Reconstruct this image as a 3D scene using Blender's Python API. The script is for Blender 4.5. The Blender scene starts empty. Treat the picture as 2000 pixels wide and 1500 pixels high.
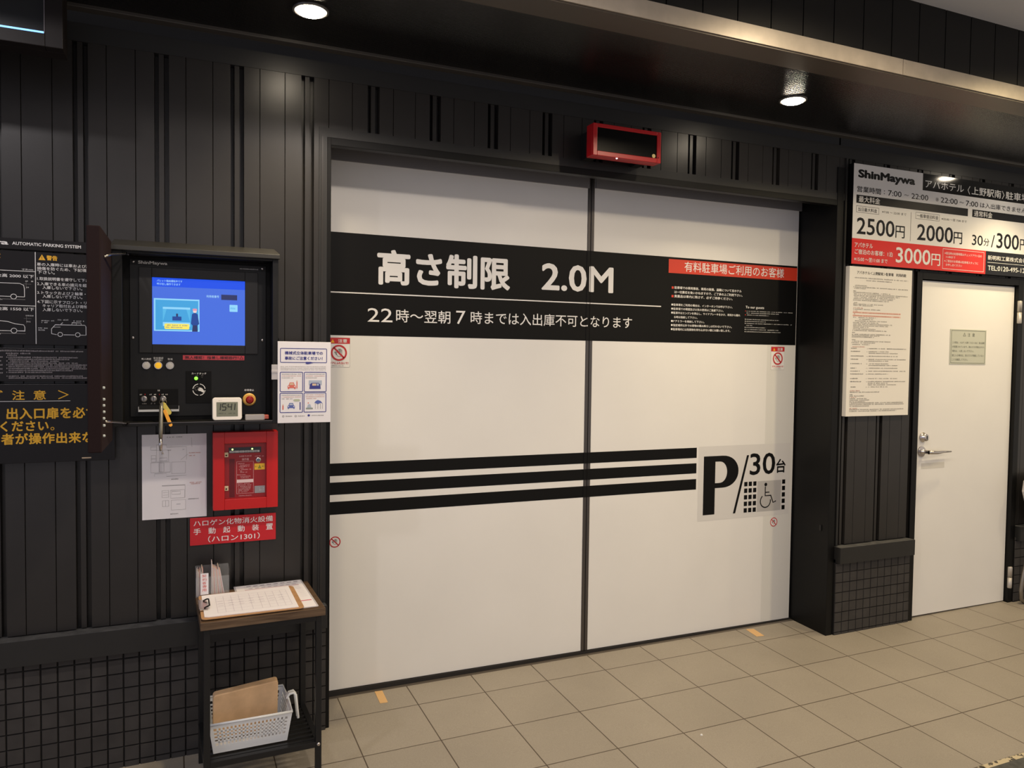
import bpy, bmesh, math, random
from mathutils import Vector, Matrix, Euler
random.seed(7)
S = bpy.context.scene
COL = S.collection
# ------------------------------------------------------------------ camera, world, lights, exposure
cam_d = bpy.data.cameras.new('camera'); cam = bpy.data.objects.new('camera', cam_d); COL.objects.link(cam)
_r, _u, _f = Vector((.9178551, -.39671386, .01265392)), Vector((.00295217, .03870307, .99924639)), Vector((.39690464, .91712605, -.03669498))
cam.matrix_world = Matrix(((_r.x, _u.x, -_f.x, -.6087), (_r.y, _u.y, -_f.y, -3.0392), (_r.z, _u.z, -_f.z, 1.4607), (0, 0, 0, 1)))
cam_d.sensor_fit = 'HORIZONTAL'; cam_d.sensor_width = 36.0; cam_d.lens = 36.0 * 1500 / 2000; cam_d.clip_start = .02
S.camera = cam
S.view_settings.view_transform = 'Standard'; S.view_settings.look = 'None'
S.view_settings.gamma = 1.0; S.view_settings.use_curve_mapping = False
S.view_settings.exposure = 0.50

W = bpy.data.worlds.new('world'); S.world = W; W.use_nodes = True
wn, wl = W.node_tree.nodes, W.node_tree.links
bg = wn['Background']
tc = wn.new('ShaderNodeTexCoord'); sx = wn.new('ShaderNodeSeparateXYZ'); wl.new(tc.outputs['Generated'], sx.inputs[0])
mr = wn.new('ShaderNodeMapRange'); mr.inputs[1].default_value = -1; mr.inputs[2].default_value = 1
wl.new(sx.outputs['X'], mr.inputs[0])
mx = wn.new('ShaderNodeMix'); mx.data_type = 'RGBA'
mx.inputs['A'].default_value = (.72, .74, .98, 1); mx.inputs['B'].default_value = (.80, .71, .60, 1)
wl.new(mr.outputs[0], mx.inputs['Factor']); wl.new(mx.outputs['Result'], bg.inputs['Color'])
bg.inputs['Strength'].default_value = 0.55

def lamp(name, kind, loc, energy, color, size=.05, rot=(0, 0, 0), spot=None):
    d = bpy.data.lights.new(name, kind); d.energy = energy; d.color = color
    if kind == 'SPOT':
        d.spot_size = math.radians(spot[0]); d.spot_blend = spot[1]; d.shadow_soft_size = size
    elif kind == 'AREA':
        d.shape = 'DISK'; d.size = size
    else: d.shadow_soft_size = size
    o = bpy.data.objects.new(name, d); COL.objects.link(o); o.location = loc; o.rotation_euler = rot
    return o
WARM = (1.0, .79, .47)
# ceiling lamps of the high canopy behind the photographer
for lx, ly, le, lc in ((-1.5, -1.50, 22, (1, .93, .93)), (.1, -1.50, 32, (1, .87, .76)), (1.7, -1.50, 32, (1, .82, .57)), (3.3, -1.50, 36, (1, .80, .47)), (4.9, -1.5, 28, (1, .80, .50)),
                       (-.6, -3.3, 30, (1, .91, .88)), (1.9, -3.3, 30, (1, .82, .62)), (4.2, -3.3, 32, (1, .80, .50))):
    lamp('canopy_lamp', 'SPOT', (lx, ly, 2.84), le, lc, .045, (0, 0, 0), (165, .5))

# ------------------------------------------------------------------ materials
def nd(m): return m.node_tree.nodes, m.node_tree.links, m.node_tree.nodes['Principled BSDF']
MATS = {}
def mat(name, col, rough=.5, metal=0., spec=.5, noise=0., nscale=60., bump=0., bscale=200., coat=0., emit=None, alpha=1., trans=0.):
    if name in MATS: return MATS[name]
    m = bpy.data.materials.new(name); m.use_nodes = True; N, L, b = nd(m)
    b.inputs['Base Color'].default_value = (*col, 1); b.inputs['Roughness'].default_value = rough
    b.inputs['Metallic'].default_value = metal; b.inputs['Specular IOR Level'].default_value = spec
    b.inputs['Coat Weight'].default_value = coat; b.inputs['Coat Roughness'].default_value = .05
    b.inputs['Alpha'].default_value = alpha; b.inputs['Transmission Weight'].default_value = trans
    if emit: b.inputs['Emission Color'].default_value = (*emit[0], 1); b.inputs['Emission Strength'].default_value = emit[1]
    t = N.new('ShaderNodeTexCoord')
    if noise:
        n = N.new('ShaderNodeTexNoise'); n.inputs['Scale'].default_value = nscale; n.inputs['Detail'].default_value = 4
        L.new(t.outputs['Object'], n.inputs['Vector'])
        r = N.new('ShaderNodeMapRange'); r.inputs[1].default_value = .3; r.inputs[2].default_value = .7
        r.inputs[3].default_value = 1 - noise; r.inputs[4].default_value = 1 + noise
        L.new(n.outputs['Fac'], r.inputs[0])
        x = N.new('ShaderNodeVectorMath'); x.operation = 'SCALE'; x.inputs[0].default_value = col
        L.new(r.outputs[0], x.inputs['Scale']); L.new(x.outputs[0], b.inputs['Base Color'])
    if bump:
        n2 = N.new('ShaderNodeTexNoise'); n2.inputs['Scale'].default_value = bscale; n2.inputs['Detail'].default_value = 3
        L.new(t.outputs['Object'], n2.inputs['Vector'])
        bp = N.new('ShaderNodeBump'); bp.inputs['Strength'].default_value = bump; bp.inputs['Distance'].default_value = .002
        L.new(n2.outputs['Fac'], bp.inputs['Height']); L.new(bp.outputs[0], b.inputs['Normal'])
    MATS[name] = m; return m
SIDING = mat('siding_paint', (.0205, .0185, .0168), .33, .0, .45, .08, 9, .05, 900)
TRIMP = mat('dark_trim_paint', (.018, .0178, .0172), .38, .0, .4, .06, 12)
BLACKP = mat('black_frame_paint', (.0035, .0035, .0033), .42, 0, .22)
SOFFIT = mat('soffit_panel', (.005, .0046, .0042), .24, 0, .36, .15, 4)
BRONZE = mat('bronze_edge_trim', (.46, .40, .32), .36, .25, .5, .08, 20)
TILE = mat('mosaic_tile', (.044, .0405, .038), .62, 0, .3, .16, 14, .15, 300)
GROUT = mat('mosaic_grout', (.010, .0095, .009), .9, 0, .2)
DOORW = mat('door_white', (.80, .79, .76), .34, 0, .45, .02, 3)
ALU = mat('brushed_aluminium', (.12, .11, .105), .32, .8)
CHROME = mat('chrome', (.62, .58, .54), .22, 1.)
SATIN = mat('satin_steel', (.52, .49, .45), .42, .55)
RUBBER = mat('black_rubber', (.012, .011, .011), .6)
BLACKV = mat('black_vinyl', (.0035, .0035, .0035), .5, 0, .18)
WHITEV = mat('white_vinyl', (.82, .81, .79), .45)
BLACKI = mat('black_ink', (.008, .008, .008), .5, 0, .25)
GREYI = mat('grey_ink', (.22, .21, .20), .6)
REDV = mat('red_vinyl', (.62, .045, .02), .42)
REDI = mat('red_ink', (.55, .02, .025), .5)
SILVERV = mat('silver_vinyl', (.68, .67, .65), .38, 0)
SILVERP = mat('silver_panel', (.50, .49, .48), .32, .15)
PAPER = mat('white_paper', (.82, .80, .82), .7, 0, .3)
BOARDW = mat('glossy_board_white', (.78, .77, .74), .13, 0, .5)
BOARDK = mat('glossy_board_black', (.006, .006, .006), .10, 0, .4)
BOARDR = mat('glossy_board_red', (.66, .03, .02), .13, 0, .5)
SIGNK = mat('sign_black', (.0055, .004, .0038), .34, 0, .3)
YEL = mat('yellow_letters', (.85, .46, .02), .5)
CAB = mat('cabinet_paint', (.0075, .0075, .0072), .42, 0, .3, .1, 40, .08, 1200)
CABD = mat('cabinet_inside_black', (.004, .004, .004), .6, 0, .2)
BEZEL = mat('monitor_bezel', (.019, .0185, .018), .45, 0, .35)
DOORLEAF = mat('cabinet_door_paint', (.014, .0055, .005), .75, 0, .2)
FIRER = mat('fire_box_red', (.56, .008, .008), .32, 0, .5)
FIRED = mat('fire_box_inner_red', (.30, .010, .014), .38)
NAVY = mat('navy_ink', (.04, .045, .25), .5)
WOODM = None
DARKM = mat('black_metal', (.010, .010, .010), .42, 0, .35)
PLASW = mat('white_plastic', (.82, .84, .84), .4, 0, .4)
KRAFT = mat('kraft_board', (.68, .45, .25), .65, 0, .3, .08, 30)
CLIPB = mat('clipboard_board', (.46, .26, .12), .5, 0, .3, .12, 25)
ORANGE = mat('orange_tape', (.74, .46, .20), .55)
def clear_mat(name, col, rough, alpha):
    m = mat(name, col, rough, 0, .5, alpha=alpha); return m
CLEAR = clear_mat('clear_acrylic', (.75, .78, .80), .06, .09)

def wood_mat():
    m = bpy.data.materials.new('walnut_laminate'); m.use_nodes = True; N, L, b = nd(m)
    t = N.new('ShaderNodeTexCoord'); mp = N.new('ShaderNodeMapping'); mp.inputs['Scale'].default_value = (1.2, 22, 22)
    L.new(t.outputs['Object'], mp.inputs[0]); n = N.new('ShaderNodeTexNoise'); n.inputs['Scale'].default_value = 5; n.inputs['Detail'].default_value = 6
    n.inputs['Distortion'].default_value = .6; L.new(mp.outputs[0], n.inputs['Vector'])
    c = N.new('ShaderNodeValToRGB'); c.color_ramp.elements[0].position = .32; c.color_ramp.elements[1].position = .72
    c.color_ramp.elements[0].color = (.055, .028, .012, 1); c.color_ramp.elements[1].color = (.165, .105, .058, 1)
    L.new(n.outputs['Fac'], c.inputs[0]); L.new(c.outputs[0], b.inputs['Base Color']); b.inputs['Roughness'].default_value = .42
    return m
WOODM = wood_mat()

def floor_mat():
    m = bpy.data.materials.new('floor_tile'); m.use_nodes = True; N, L, b = nd(m)
    t = N.new('ShaderNodeTexCoord')
    br = N.new('ShaderNodeTexBrick'); br.offset = 0; br.squash = 1
    br.inputs['Scale'].default_value = 1; br.inputs['Brick Width'].default_value = .3; br.inputs['Row Height'].default_value = .3
    br.inputs['Mortar Size'].default_value = .0026; br.inputs['Mortar Smooth'].default_value = .3
    br.inputs['Color1'].default_value = (.335, .297, .242, 1); br.inputs['Color2'].default_value = (.317, .281, .228, 1)
    br.inputs['Mortar'].default_value = (.085, .062, .042, 1); br.inputs['Bias'].default_value = 0
    L.new(t.outputs['Object'], br.inputs['Vector'])
    n = N.new('ShaderNodeTexNoise'); n.inputs['Scale'].default_value = 260; n.inputs['Detail'].default_value = 3
    n2 = N.new('ShaderNodeTexNoise'); n2.inputs['Scale'].default_value = 2.2; n2.inputs['Detail'].default_value = 5
    L.new(t.outputs['Object'], n.inputs['Vector']); L.new(t.outputs['Object'], n2.inputs['Vector'])
    a = N.new('ShaderNodeMapRange'); a.inputs[1].default_value = .25; a.inputs[2].default_value = .75; a.inputs[3].default_value = .88; a.inputs[4].default_value = 1.12
    a2 = N.new('ShaderNodeMapRange'); a2.inputs[1].default_value = .3; a2.inputs[2].default_value = .7; a2.inputs[3].default_value = .93; a2.inputs[4].default_value = 1.06
    L.new(n.outputs['Fac'], a.inputs[0]); L.new(n2.outputs['Fac'], a2.inputs[0])
    mu = N.new('ShaderNodeMath'); mu.operation = 'MULTIPLY'; L.new(a.outputs[0], mu.inputs[0]); L.new(a2.outputs[0], mu.inputs[1])
    v = N.new('ShaderNodeVectorMath'); v.operation = 'SCALE'; L.new(br.outputs['Color'], v.inputs[0]); L.new(mu.outputs[0], v.inputs['Scale'])
    L.new(v.outputs[0], b.inputs['Base Color']); b.inputs['Roughness'].default_value = .55
    inv = N.new('ShaderNodeMath'); inv.operation = 'SUBTRACT'; inv.inputs[0].default_value = 1; L.new(br.outputs['Fac'], inv.inputs[1])
    bp = N.new('ShaderNodeBump'); bp.inputs['Strength'].default_value = .6; bp.inputs['Distance'].default_value = .003
    L.new(inv.outputs[0], bp.inputs['Height']); L.new(bp.outputs[0], b.inputs['Normal'])
    return m
FLOORM = floor_mat()

# ------------------------------------------------------------------ mesh helpers
class MB:
    def __init__(s): s.v = []; s.f = []; s.mi = []; s.sm = []; s.m = []
    def _m(s, m):
        if m not in s.m: s.m.append(m)
        return s.m.index(m)
    def face(s, pts, m, smooth=False):
        k = len(s.v); s.v += [tuple(p) for p in pts]; s.f.append(tuple(range(k, k + len(pts)))); s.mi.append(s._m(m)); s.sm.append(smooth)
    def add(s, vs, fs, m, smooth=False):
        k = len(s.v); s.v += [tuple(p) for p in vs]; i = s._m(m)
        for f in fs: s.f.append(tuple(k + q for q in f)); s.mi.append(i); s.sm.append(smooth)
    def box(s, x0, x1, y0, y1, z0, z1, m):
        v = [(x, y, z) for z in (z0, z1) for y in (y0, y1) for x in (x0, x1)]
        s.add(v, [(0, 2, 3, 1), (4, 5, 7, 6), (0, 1, 5, 4), (2, 6, 7, 3), (0, 4, 6, 2), (1, 3, 7, 5)], m)
    def hexa(s, v, m):   # 8 points: bottom 4 (ccw), top 4 (ccw)
        s.add(v, [(3, 2, 1, 0), (4, 5, 6, 7), (0, 1, 5, 4), (1, 2, 6, 5), (2, 3, 7, 6), (3, 0, 4, 7)], m)
    def rect(s, x0, x1, z0, z1, y, m): s.face([(x0, y, z0), (x1, y, z0), (x1, y, z1), (x0, y, z1)], m)
    def poly(s, pts, y, m): s.face([(a, y, b) for a, b in pts], m)
    def frame(s, x0, x1, z0, z1, w, y, m):
        s.rect(x0, x1, z0, z0 + w, y, m); s.rect(x0, x1, z1 - w, z1, y, m)
        s.rect(x0, x0 + w, z0 + w, z1 - w, y, m); s.rect(x1 - w, x1, z0 + w, z1 - w, y, m)
    def stroke(s, pts, w, y, m, closed=False):
        n = len(pts); L = []; R = []
        for i, p in enumerate(pts):
            a = pts[i - 1] if (i > 0 or closed) else p; c = pts[(i + 1) % n] if (i < n - 1 or closed) else p
            d = Vector((c[0] - a[0], c[1] - a[1]))
            if d.length < 1e-9: d = Vector((1, 0))
            d.normalize(); nx, nz = -d.y, d.x
            d1 = Vector((p[0] - a[0], p[1] - a[1])); k = 1.
            if d1.length > 1e-9:
                d1.normalize(); k = min(1 / max(.3, abs(d1.dot(d))), 2)
            L.append((p[0] + nx * w / 2 * k, p[1] + nz * w / 2 * k)); R.append((p[0] - nx * w / 2 * k, p[1] - nz * w / 2 * k))
        for i in range(n if closed else n - 1):
            j = (i + 1) % n; s.face([(q[0], y, q[1]) for q in (R[i], R[j], L[j], L[i])], m)
    def disc(s, cx, cz, r, y, m, n=32, rz=None): s.poly([(cx + r * math.cos(2 * math.pi * i / n), cz + (rz or r) * math.sin(2 * math.pi * i / n)) for i in range(n)], y, m)
    def ring(s, cx, cz, r, w, y, m, n=40, a0=0, a1=360):
        cl = a1 - a0 >= 360; k = n if cl else n + 1
        s.stroke([(cx + (r - w / 2) * math.cos(math.radians(a0 + (a1 - a0) * i / n)), cz + (r - w / 2) * math.sin(math.radians(a0 + (a1 - a0) * i / n))) for i in range(k)], w, y, m, cl)
    def rrect(s, x0, x1, z0, z1, r, y0, y1, m, n=5):   # rounded box in the xz plane, from y0 (front) to y1
        P = []
        for cx, cz, a in ((x1 - r, z1 - r, 0), (x0 + r, z1 - r, 90), (x0 + r, z0 + r, 180), (x1 - r, z0 + r, 270)):
            for i in range(n + 1):
                t = math.radians(a + 90 * i / n); P.append((cx + r * math.cos(t), cz + r * math.sin(t)))
        s.prism(P, y0, y1, m)
    def prism(s, P, y0, y1, m):
        n = len(P); k = len(s.v); s.v += [(a, y0, b) for a, b in P] + [(a, y1, b) for a, b in P]; i = s._m(m)
        s.f += [tuple(range(k, k + n)), tuple(range(k + 2 * n - 1, k + n - 1, -1))] + [(k + q, k + n + q, k + n + (q + 1) % n, k + (q + 1) % n) for q in range(n)]
        s.mi += [i] * (n + 2); s.sm += [False] * (n + 2)
    def prismz(s, P, z0, z1, m):    # polygon in xy
        n = len(P); k = len(s.v); s.v += [(a, b, z0) for a, b in P] + [(a, b, z1) for a, b in P]; i = s._m(m)
        s.f += [tuple(range(k + n - 1, k - 1, -1)), tuple(range(k + n, k + 2 * n))] + [(k + q, k + (q + 1) % n, k + n + (q + 1) % n, k + n + q) for q in range(n)]
        s.mi += [i] * (n + 2); s.sm += [False] * (n + 2)
    def tube(s, path, r, m, n=12, caps=True):
        path = [Vector(p) for p in path]; rr = r if isinstance(r, (list, tuple)) else [r] * len(path)
        k = len(s.v); up = None; i0 = s._m(m)
        for i, p in enumerate(path):
            d = (path[min(i + 1, len(path) - 1)] - path[max(i - 1, 0)]).normalized()
            if up is None: up = d.orthogonal().normalized()
            else:
                up = (up - d * up.dot(d))
                up = up.normalized() if up.length > 1e-6 else d.orthogonal().normalized()
            b = d.cross(up)
            s.v += [tuple(p + (up * math.cos(2 * math.pi * q / n) + b * math.sin(2 * math.pi * q / n)) * rr[i]) for q in range(n)]
        for i in range(len(path) - 1):
            for q in range(n):
                s.f.append((k + i * n + q, k + i * n + (q + 1) % n, k + (i + 1) * n + (q + 1) % n, k + (i + 1) * n + q)); s.mi.append(i0); s.sm.append(True)
        if caps:
            s.f += [tuple(range(k + n - 1, k - 1, -1)), tuple(range(k + (len(path) - 1) * n, k + len(path) * n))]; s.mi += [i0, i0]; s.sm += [False, False]
    def lathe(s, c, axis, prof, m, n=28):   # prof: (radius, distance along axis)
        c = Vector(c); a = Vector(axis).normalized(); u = a.orthogonal().normalized(); w = a.cross(u); k = len(s.v); i0 = s._m(m)
        for r, h in prof:
            s.v += [tuple(c + a * h + (u * math.cos(2 * math.pi * q / n) + w * math.sin(2 * math.pi * q / n)) * max(r, 1e-5)) for q in range(n)]
        for i in range(len(prof) - 1):
            for q in range(n):
                s.f.append((k + i * n + q, k + i * n + (q + 1) % n, k + (i + 1) * n + (q + 1) % n, k + (i + 1) * n + q)); s.mi.append(i0); s.sm.append(abs(prof[i][1] - prof[i + 1][1]) > 1e-6 and abs(prof[i][0] - prof[i + 1][0]) < .8 * abs(prof[i][1] - prof[i + 1][1]) + 1e-6)
    def text(s, body, x0, x1, z0, z1, y, m, bold=0., keep=False):
        vs, fs, bb = glyphs(body)
        if not vs: return
        bb = (bb[0] - bold, bb[1] + bold, bb[2] - bold, bb[3] + bold)
        kx = (x1 - x0) / (bb[1] - bb[0]); kz = (z1 - z0) / (bb[3] - bb[2])
        for q, (ox, oz) in enumerate(shifts(bold)): s.add([(x0 + (a + ox - bb[0]) * kx, y - q * 2.5e-5, z0 + (b + oz - bb[2]) * kz) for a, b in vs], fs, m)
    def greek(s, x0, x1, z, h, y, m, fill=.8, seed=None):   # a line of writing too small to read: a run of small strokes
        rnd = random.Random(seed if seed is not None else int(abs(x0 * 1e4) + abs(z * 1e5)))
        x = x0
        while x < x1:
            w = h * rnd.uniform(.6, .95)
            if rnd.random() < fill:
                a = z + h * rnd.uniform(0, .12); b = z + h * rnd.uniform(.72, 1)
                xe = min(x + w, x1)
                if xe > x + 1e-5:
                    s.rect(x, xe, a, a + (b - a) * .3, y, m); s.rect(x + (xe - x) * .12, xe, b - (b - a) * .3, b, y, m)
                    s.rect(x + (xe - x) * .35, x + (xe - x) * .62, a, b, y, m)
            x += h * 1.0
    def xform(s, M): s.v = [tuple(M @ Vector(p)) for p in s.v]; return s
    def build(s, name, parent=None, bevel=0., seg=2, label=None, normals=True):
        me = bpy.data.meshes.new(name); me.from_pydata(s.v, [], s.f)
        for m in s.m: me.materials.append(m)
        me.polygons.foreach_set('material_index', s.mi); me.polygons.foreach_set('use_smooth', s.sm); me.update()
        if normals:
            b = bmesh.new(); b.from_mesh(me); bmesh.ops.recalc_face_normals(b, faces=b.faces); b.to_mesh(me); b.free()
        o = bpy.data.objects.new(name, me); COL.objects.link(o)
        if parent:
            o.parent = parent; o.matrix_parent_inverse = world_inv(parent)
        if bevel:
            md = o.modifiers.new('bevel', 'BEVEL'); md.width = bevel; md.segments = seg; md.limit_method = 'ANGLE'; md.angle_limit = math.radians(40)
        if label: o['label'] = label
        return o
def world_inv(p):
    M = Matrix.Identity(4)
    while p is not None:
        M = p.matrix_parent_inverse @ p.matrix_basis @ M if p.parent else p.matrix_basis @ M
        p = p.parent
    return M.inverted()
_tc = {}
_font_curve = bpy.data.curves.new('glyph_source', 'FONT'); _font_obj = bpy.data.objects.new('glyph_source', _font_curve); COL.objects.link(_font_obj)
def shifts(b):   # heavier strokes: the glyph repeated around a small circle
    if b <= 0: return [(0, 0)]
    if b < .01: return [(-b, 0), (b, 0), (0, b), (0, -b)]
    return [(b * math.cos(q * math.pi / 4), b * math.sin(q * math.pi / 4)) for q in range(8)] + [(0, 0)]
def glyphs(body):
    key = body
    if key in _tc: return _tc[key]
    _font_curve.body = body; _font_curve.resolution_u = 3
    dg = bpy.context.evaluated_depsgraph_get(); dg.update()
    me = bpy.data.meshes.new_from_object(_font_obj.evaluated_get(dg))
    vs = [(v.co.x, v.co.y) for v in me.vertices]; fs = [tuple(p.vertices) for p in me.polygons]
    bpy.data.meshes.remove(me)
    bb = (min(a for a, b in vs), max(a for a, b in vs), min(b for a, b in vs), max(b for a, b in vs)) if vs else (0, 1, 0, 1)
    _tc[key] = (vs, fs, bb); return _tc[key]

def thing(name, label, cat, loc=(0, 0, 0), rotz=0, group=None):
    o = bpy.data.objects.new(name, None); COL.objects.link(o); o.location = loc; o.rotation_euler = (0, 0, rotz); o.empty_display_size = .05
    return tag(o, label, cat, group)
def tag(o, label, cat, group=None):
    o['label'] = label; o['category'] = cat
    if group: o['group'] = group
    return o
STRUCT = {}
def struct(mb, name, label=None, cat='structure', **k):
    o = mb.build(name, **k); o['kind'] = 'structure'
    if label: o['label'] = label
    if cat: o['category'] = cat
    return o

# ------------------------------------------------------------------ setting: floor, walls, ceiling
WY, DY = -.045, .205           # face of the siding, face of the sliding doors
def fz(x, y): return .0066 * x + .0354 * y
TH = .0078
mb = MB()
P = []
Rm = Matrix.Rotation(-TH, 3, 'Z')
def flp(x, y, dz=0):
    q = Rm @ Vector((x, y, 0)); return (q.x, q.y, fz(x, y) + dz)
c4 = [(-4, -8), (8, -8), (8, .45), (-4, .45)]
mb.hexa([flp(x, y, -.12) for x, y in c4] + [flp(x, y) for x, y in c4], FLOORM)
fl = struct(mb, 'floor', 'beige square floor tiles in front of the parking doors', 'floor'); fl.rotation_euler.z = TH
# dark paving beyond the tiles at the lower right corner
mb = MB(); PAVE = mat('dark_paving', (.085, .085, .075), .8, 0, .3, .25, 50, .3, 120); PALE = mat('pale_cement', (.52, .45, .30), .85, 0, .2, .35, 40)
def blotch(m):
    N, L, b = nd(m); n = N.new('ShaderNodeTexNoise'); n.inputs['Scale'].default_value = 38; t = N.new('ShaderNodeTexCoord'); L.new(t.outputs['Object'], n.inputs['Vector'])
    c = N.new('ShaderNodeValToRGB'); c.color_ramp.elements[0].position = .46; c.color_ramp.elements[1].position = .50
    c.color_ramp.elements[0].color = (.09, .08, .065, 1); c.color_ramp.elements[1].color = (.56, .48, .32, 1)
    L.new(n.outputs['Fac'], c.inputs[0]); L.new(c.outputs[0], b.inputs['Base Color'])
blotch(PALE)
for (x0, x1, y0, y1), m, h in (((2.104, 4.6, -1.9, -1.205), PAVE, .0015), ((2.09, 4.6, -1.207, -1.182), PALE, .001), ((2.08, 2.104, -1.9, -1.182), PALE, .001)):
    c4 = [(x0, y0), (x1, y0), (x1, y1), (x0, y1)]
    mb.hexa([(x, y, fz(x, y) - .01) for x, y in c4] + [(x, y, fz(x, y) + h) for x, y in c4], m)
struct(mb, 'trim_1', 'dark grey paving strip with pale cement edge set into the tiled floor', 'floor')

X0CH, PER, CHW, CHD = .0628, .2503, .047, .034
def siding(mb, x0, x1, z0, z1):
    """vertical profile: flat pans with two fine lines and one square channel per module"""
    ev = []
    k = math.floor((x0 - X0CH) / PER) - 1
    while X0CH + k * PER < x1 + .3:
        c = X0CH + k * PER
        ev += [('c', c, c + CHW), ('l', c + .1005, c + .1035), ('l', c + .1895, c + .1925)]; k += 1
    pts = [(x0, WY)]
    for t, a, b in sorted(ev, key=lambda e: e[1]):
        if b <= x0 or a >= x1: continue
        a = max(a, x0); b = min(b, x1); d = CHD if t == 'c' else .0035
        if t == 'c': pts += [(a, WY), (a + .001, WY + d), (a + .013, WY + d), (a + .0145, WY + .006), (a + .0305, WY + .006), (a + .032, WY + d), (b - .001, WY + d), (b, WY)]
        else: pts += [(a, WY), ((a + b) / 2, WY + d), (b, WY)]
    pts.append((x1, WY))
    q = [pts[0]]
    for p in pts[1:]:
        if abs(p[0] - q[-1][0]) > 1e-6 or abs(p[1] - q[-1][1]) > 1e-6: q.append(p)
    for a, b in zip(q[:-1], q[1:]): mb.face([(a[0], a[1], z0), (b[0], b[1], z0), (b[0], b[1], z1), (a[0], a[1], z1)], SIDING)
def tiles(mb, x0, x1, z1, y, px=.0502, pz=.0525, zoff=.013):
    mb.box(x0, x1, y + .004, y + .06, -.12, z1, GROUT)
    n = int(round((x1 - x0) / px)); z = zoff - 2 * pz
    while z < z1 - .01:
        za, zb = z + .0014, min(z + pz - .0014, z1)
        for i in range(n + 1):
            xa, xb = x0 + i * px + .0014, min(x0 + (i + 1) * px - .0014, x1)
            if xb - xa < .004: continue
            e = .0018; dy = random.uniform(-.0006, .0006)
            v = [(xa, y + .005, za), (xb, y + .005, za), (xb, y + .005, zb), (xa, y + .005, zb), (xa + e, y + dy, za + e), (xb - e, y + dy, za + e), (xb - e, y + dy, zb - e), (xa + e, y + dy, zb - e)]
            mb.add(v, [(4, 5, 6, 7), (0, 1, 5, 4), (1, 2, 6, 5), (2, 3, 7, 6), (3, 0, 4, 7)], TILE)
        z += pz
LEDGELIT = mat('lit_ledge_top', (.085, .085, .085), .8, 0, .2, .3, 25)  # ledge tops coloured lighter for the light falling on them from above
BACK = mat('wall_core', (.02, .02, .02), .8)
TY = -.062
# left wall
mb = MB(); siding(mb, -2.4, -.118, .499, 2.505)
mb.box(-2.4, -.13, WY + .0345, .45, -.12, 2.75, BACK)
mb.box(-2.4, -.078, WY - .002, WY + .03, 2.500, 2.562, TRIMP)
mb.box(-.122, -.092, WY - .004, .45, .3, 2.285, TRIMP); mb.box(-.114, -.106, WY - .007, WY, .3, 2.283, SIDING)
struct(mb, 'wall_left', 'dark grey ribbed metal siding left of the sliding doors', 'wall', bevel=0, normals=False)
mb = MB(); tiles(mb, -2.4, -.092, .415, TY); struct(mb, 'baseboard_left', 'dark mosaic tile plinth left of the sliding doors', 'wall', normals=False)
mb = MB(); mb.box(-2.4, -.092, -.090, WY + .02, .408, .4935, TRIMP); mb.box(-2.398, -.094, -.0885, WY + .02, .4935, .4945, LEDGELIT); struct(mb, 'trim_2', 'dark ledge between siding and tile plinth on the left', 'trim', bevel=.003)
# header above the sliding doors
mb = MB(); siding(mb, -.118, 2.545, 2.30, 2.505)
mb.box(-.13, 2.545, WY + .0345, WY + .055, 2.29, 2.75, BACK); mb.box(-.13, 2.545, WY + .055, .45, 2.45, 2.75, BACK)
mb.box(-.122, 2.56, WY - .003, WY + .04, 2.283, 2.318, TRIMP)
mb.box(-.078, 2.545, WY - .0025, WY + .03, 2.500, 2.562, TRIMP)
struct(mb, 'wall_back', 'dark ribbed metal header over the sliding doors', 'wall', normals=False)
mb = MB(); mb.box(-.092, 2.50, WY - .004, WY + .035, 2.254, 2.283, BLACKP); mb.box(-.092, -.077, WY - .005, .198, -.12, 2.283, BLACKP)
mb.box(2.492, 2.535, WY - .006, .24, -.12, 2.45, BLACKP)
struct(mb, 'trim_3', 'black steel frame around the sliding door opening', 'trim', bevel=.0015)
mb = MB(); mb.box(-.077, 1.180, .194, .2045, 2.261, 2.45, mat('door_top_shade', (.17, .165, .17), .5)); mb.box(1.215, 2.492, .194, .2045, 2.265, 2.45, MATS['door_top_shade']); struct(mb, 'trim_4', 'grey strip standing in for the shade along the top of the sliding doors', 'trim')  # added grey bars give the header's shade on the door tops
# right wall with the service door opening
DX0, DX1, DZ1 = 3.128, 3.923, 1.908
mb = MB(); siding(mb, 2.548, 3.080, .488, 2.505); siding(mb, 3.080, 3.972, 1.95, 2.505); siding(mb, 3.972, 5.6, .488, 2.505)
mb.box(2.535, 3.08, WY + .0345, .45, -.12, 2.75, BACK); mb.box(3.08, 3.972, WY + .0345, .45, 1.95, 2.75, BACK); mb.box(3.972, 5.6, WY + .0345, .45, -.12, 2.75, BACK)
mb.box(3.08, 3.972, .1, .45, -.12, 1.95, BACK)
mb.box(2.545, 5.6, WY - .002, WY + .03, 2.500, 2.562, TRIMP); mb.box(2.545, 2.556, WY - .008, WY + .02, -.1, 2.50, TRIMP)
struct(mb, 'wall_right', 'dark grey ribbed metal siding around the white service door', 'wall', normals=False)
mb = MB(); tiles(mb, 2.540, 3.085, .415, TY - .0, .0504, .0525, .028); tiles(mb, 3.968, 5.6, .415, TY, .0504, .0525, .028)
struct(mb, 'baseboard_right', 'dark mosaic tile plinth either side of the white service door', 'wall', normals=False)
mb = MB(); mb.box(2.540, 3.086, -.090, WY + .02, .398, .4815, TRIMP); mb.box(2.542, 3.084, -.0885, WY + .02, .4815, .4825, LEDGELIT); mb.box(3.974, 5.6, -.0885, WY + .02, .4815, .4825, LEDGELIT); mb.box(3.972, 5.6, -.090, WY + .02, .398, .4815, TRIMP)
struct(mb, 'trim_5', 'dark ledge between siding and tile plinth beside the service door', 'trim', bevel=.003)
mb = MB()
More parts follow.
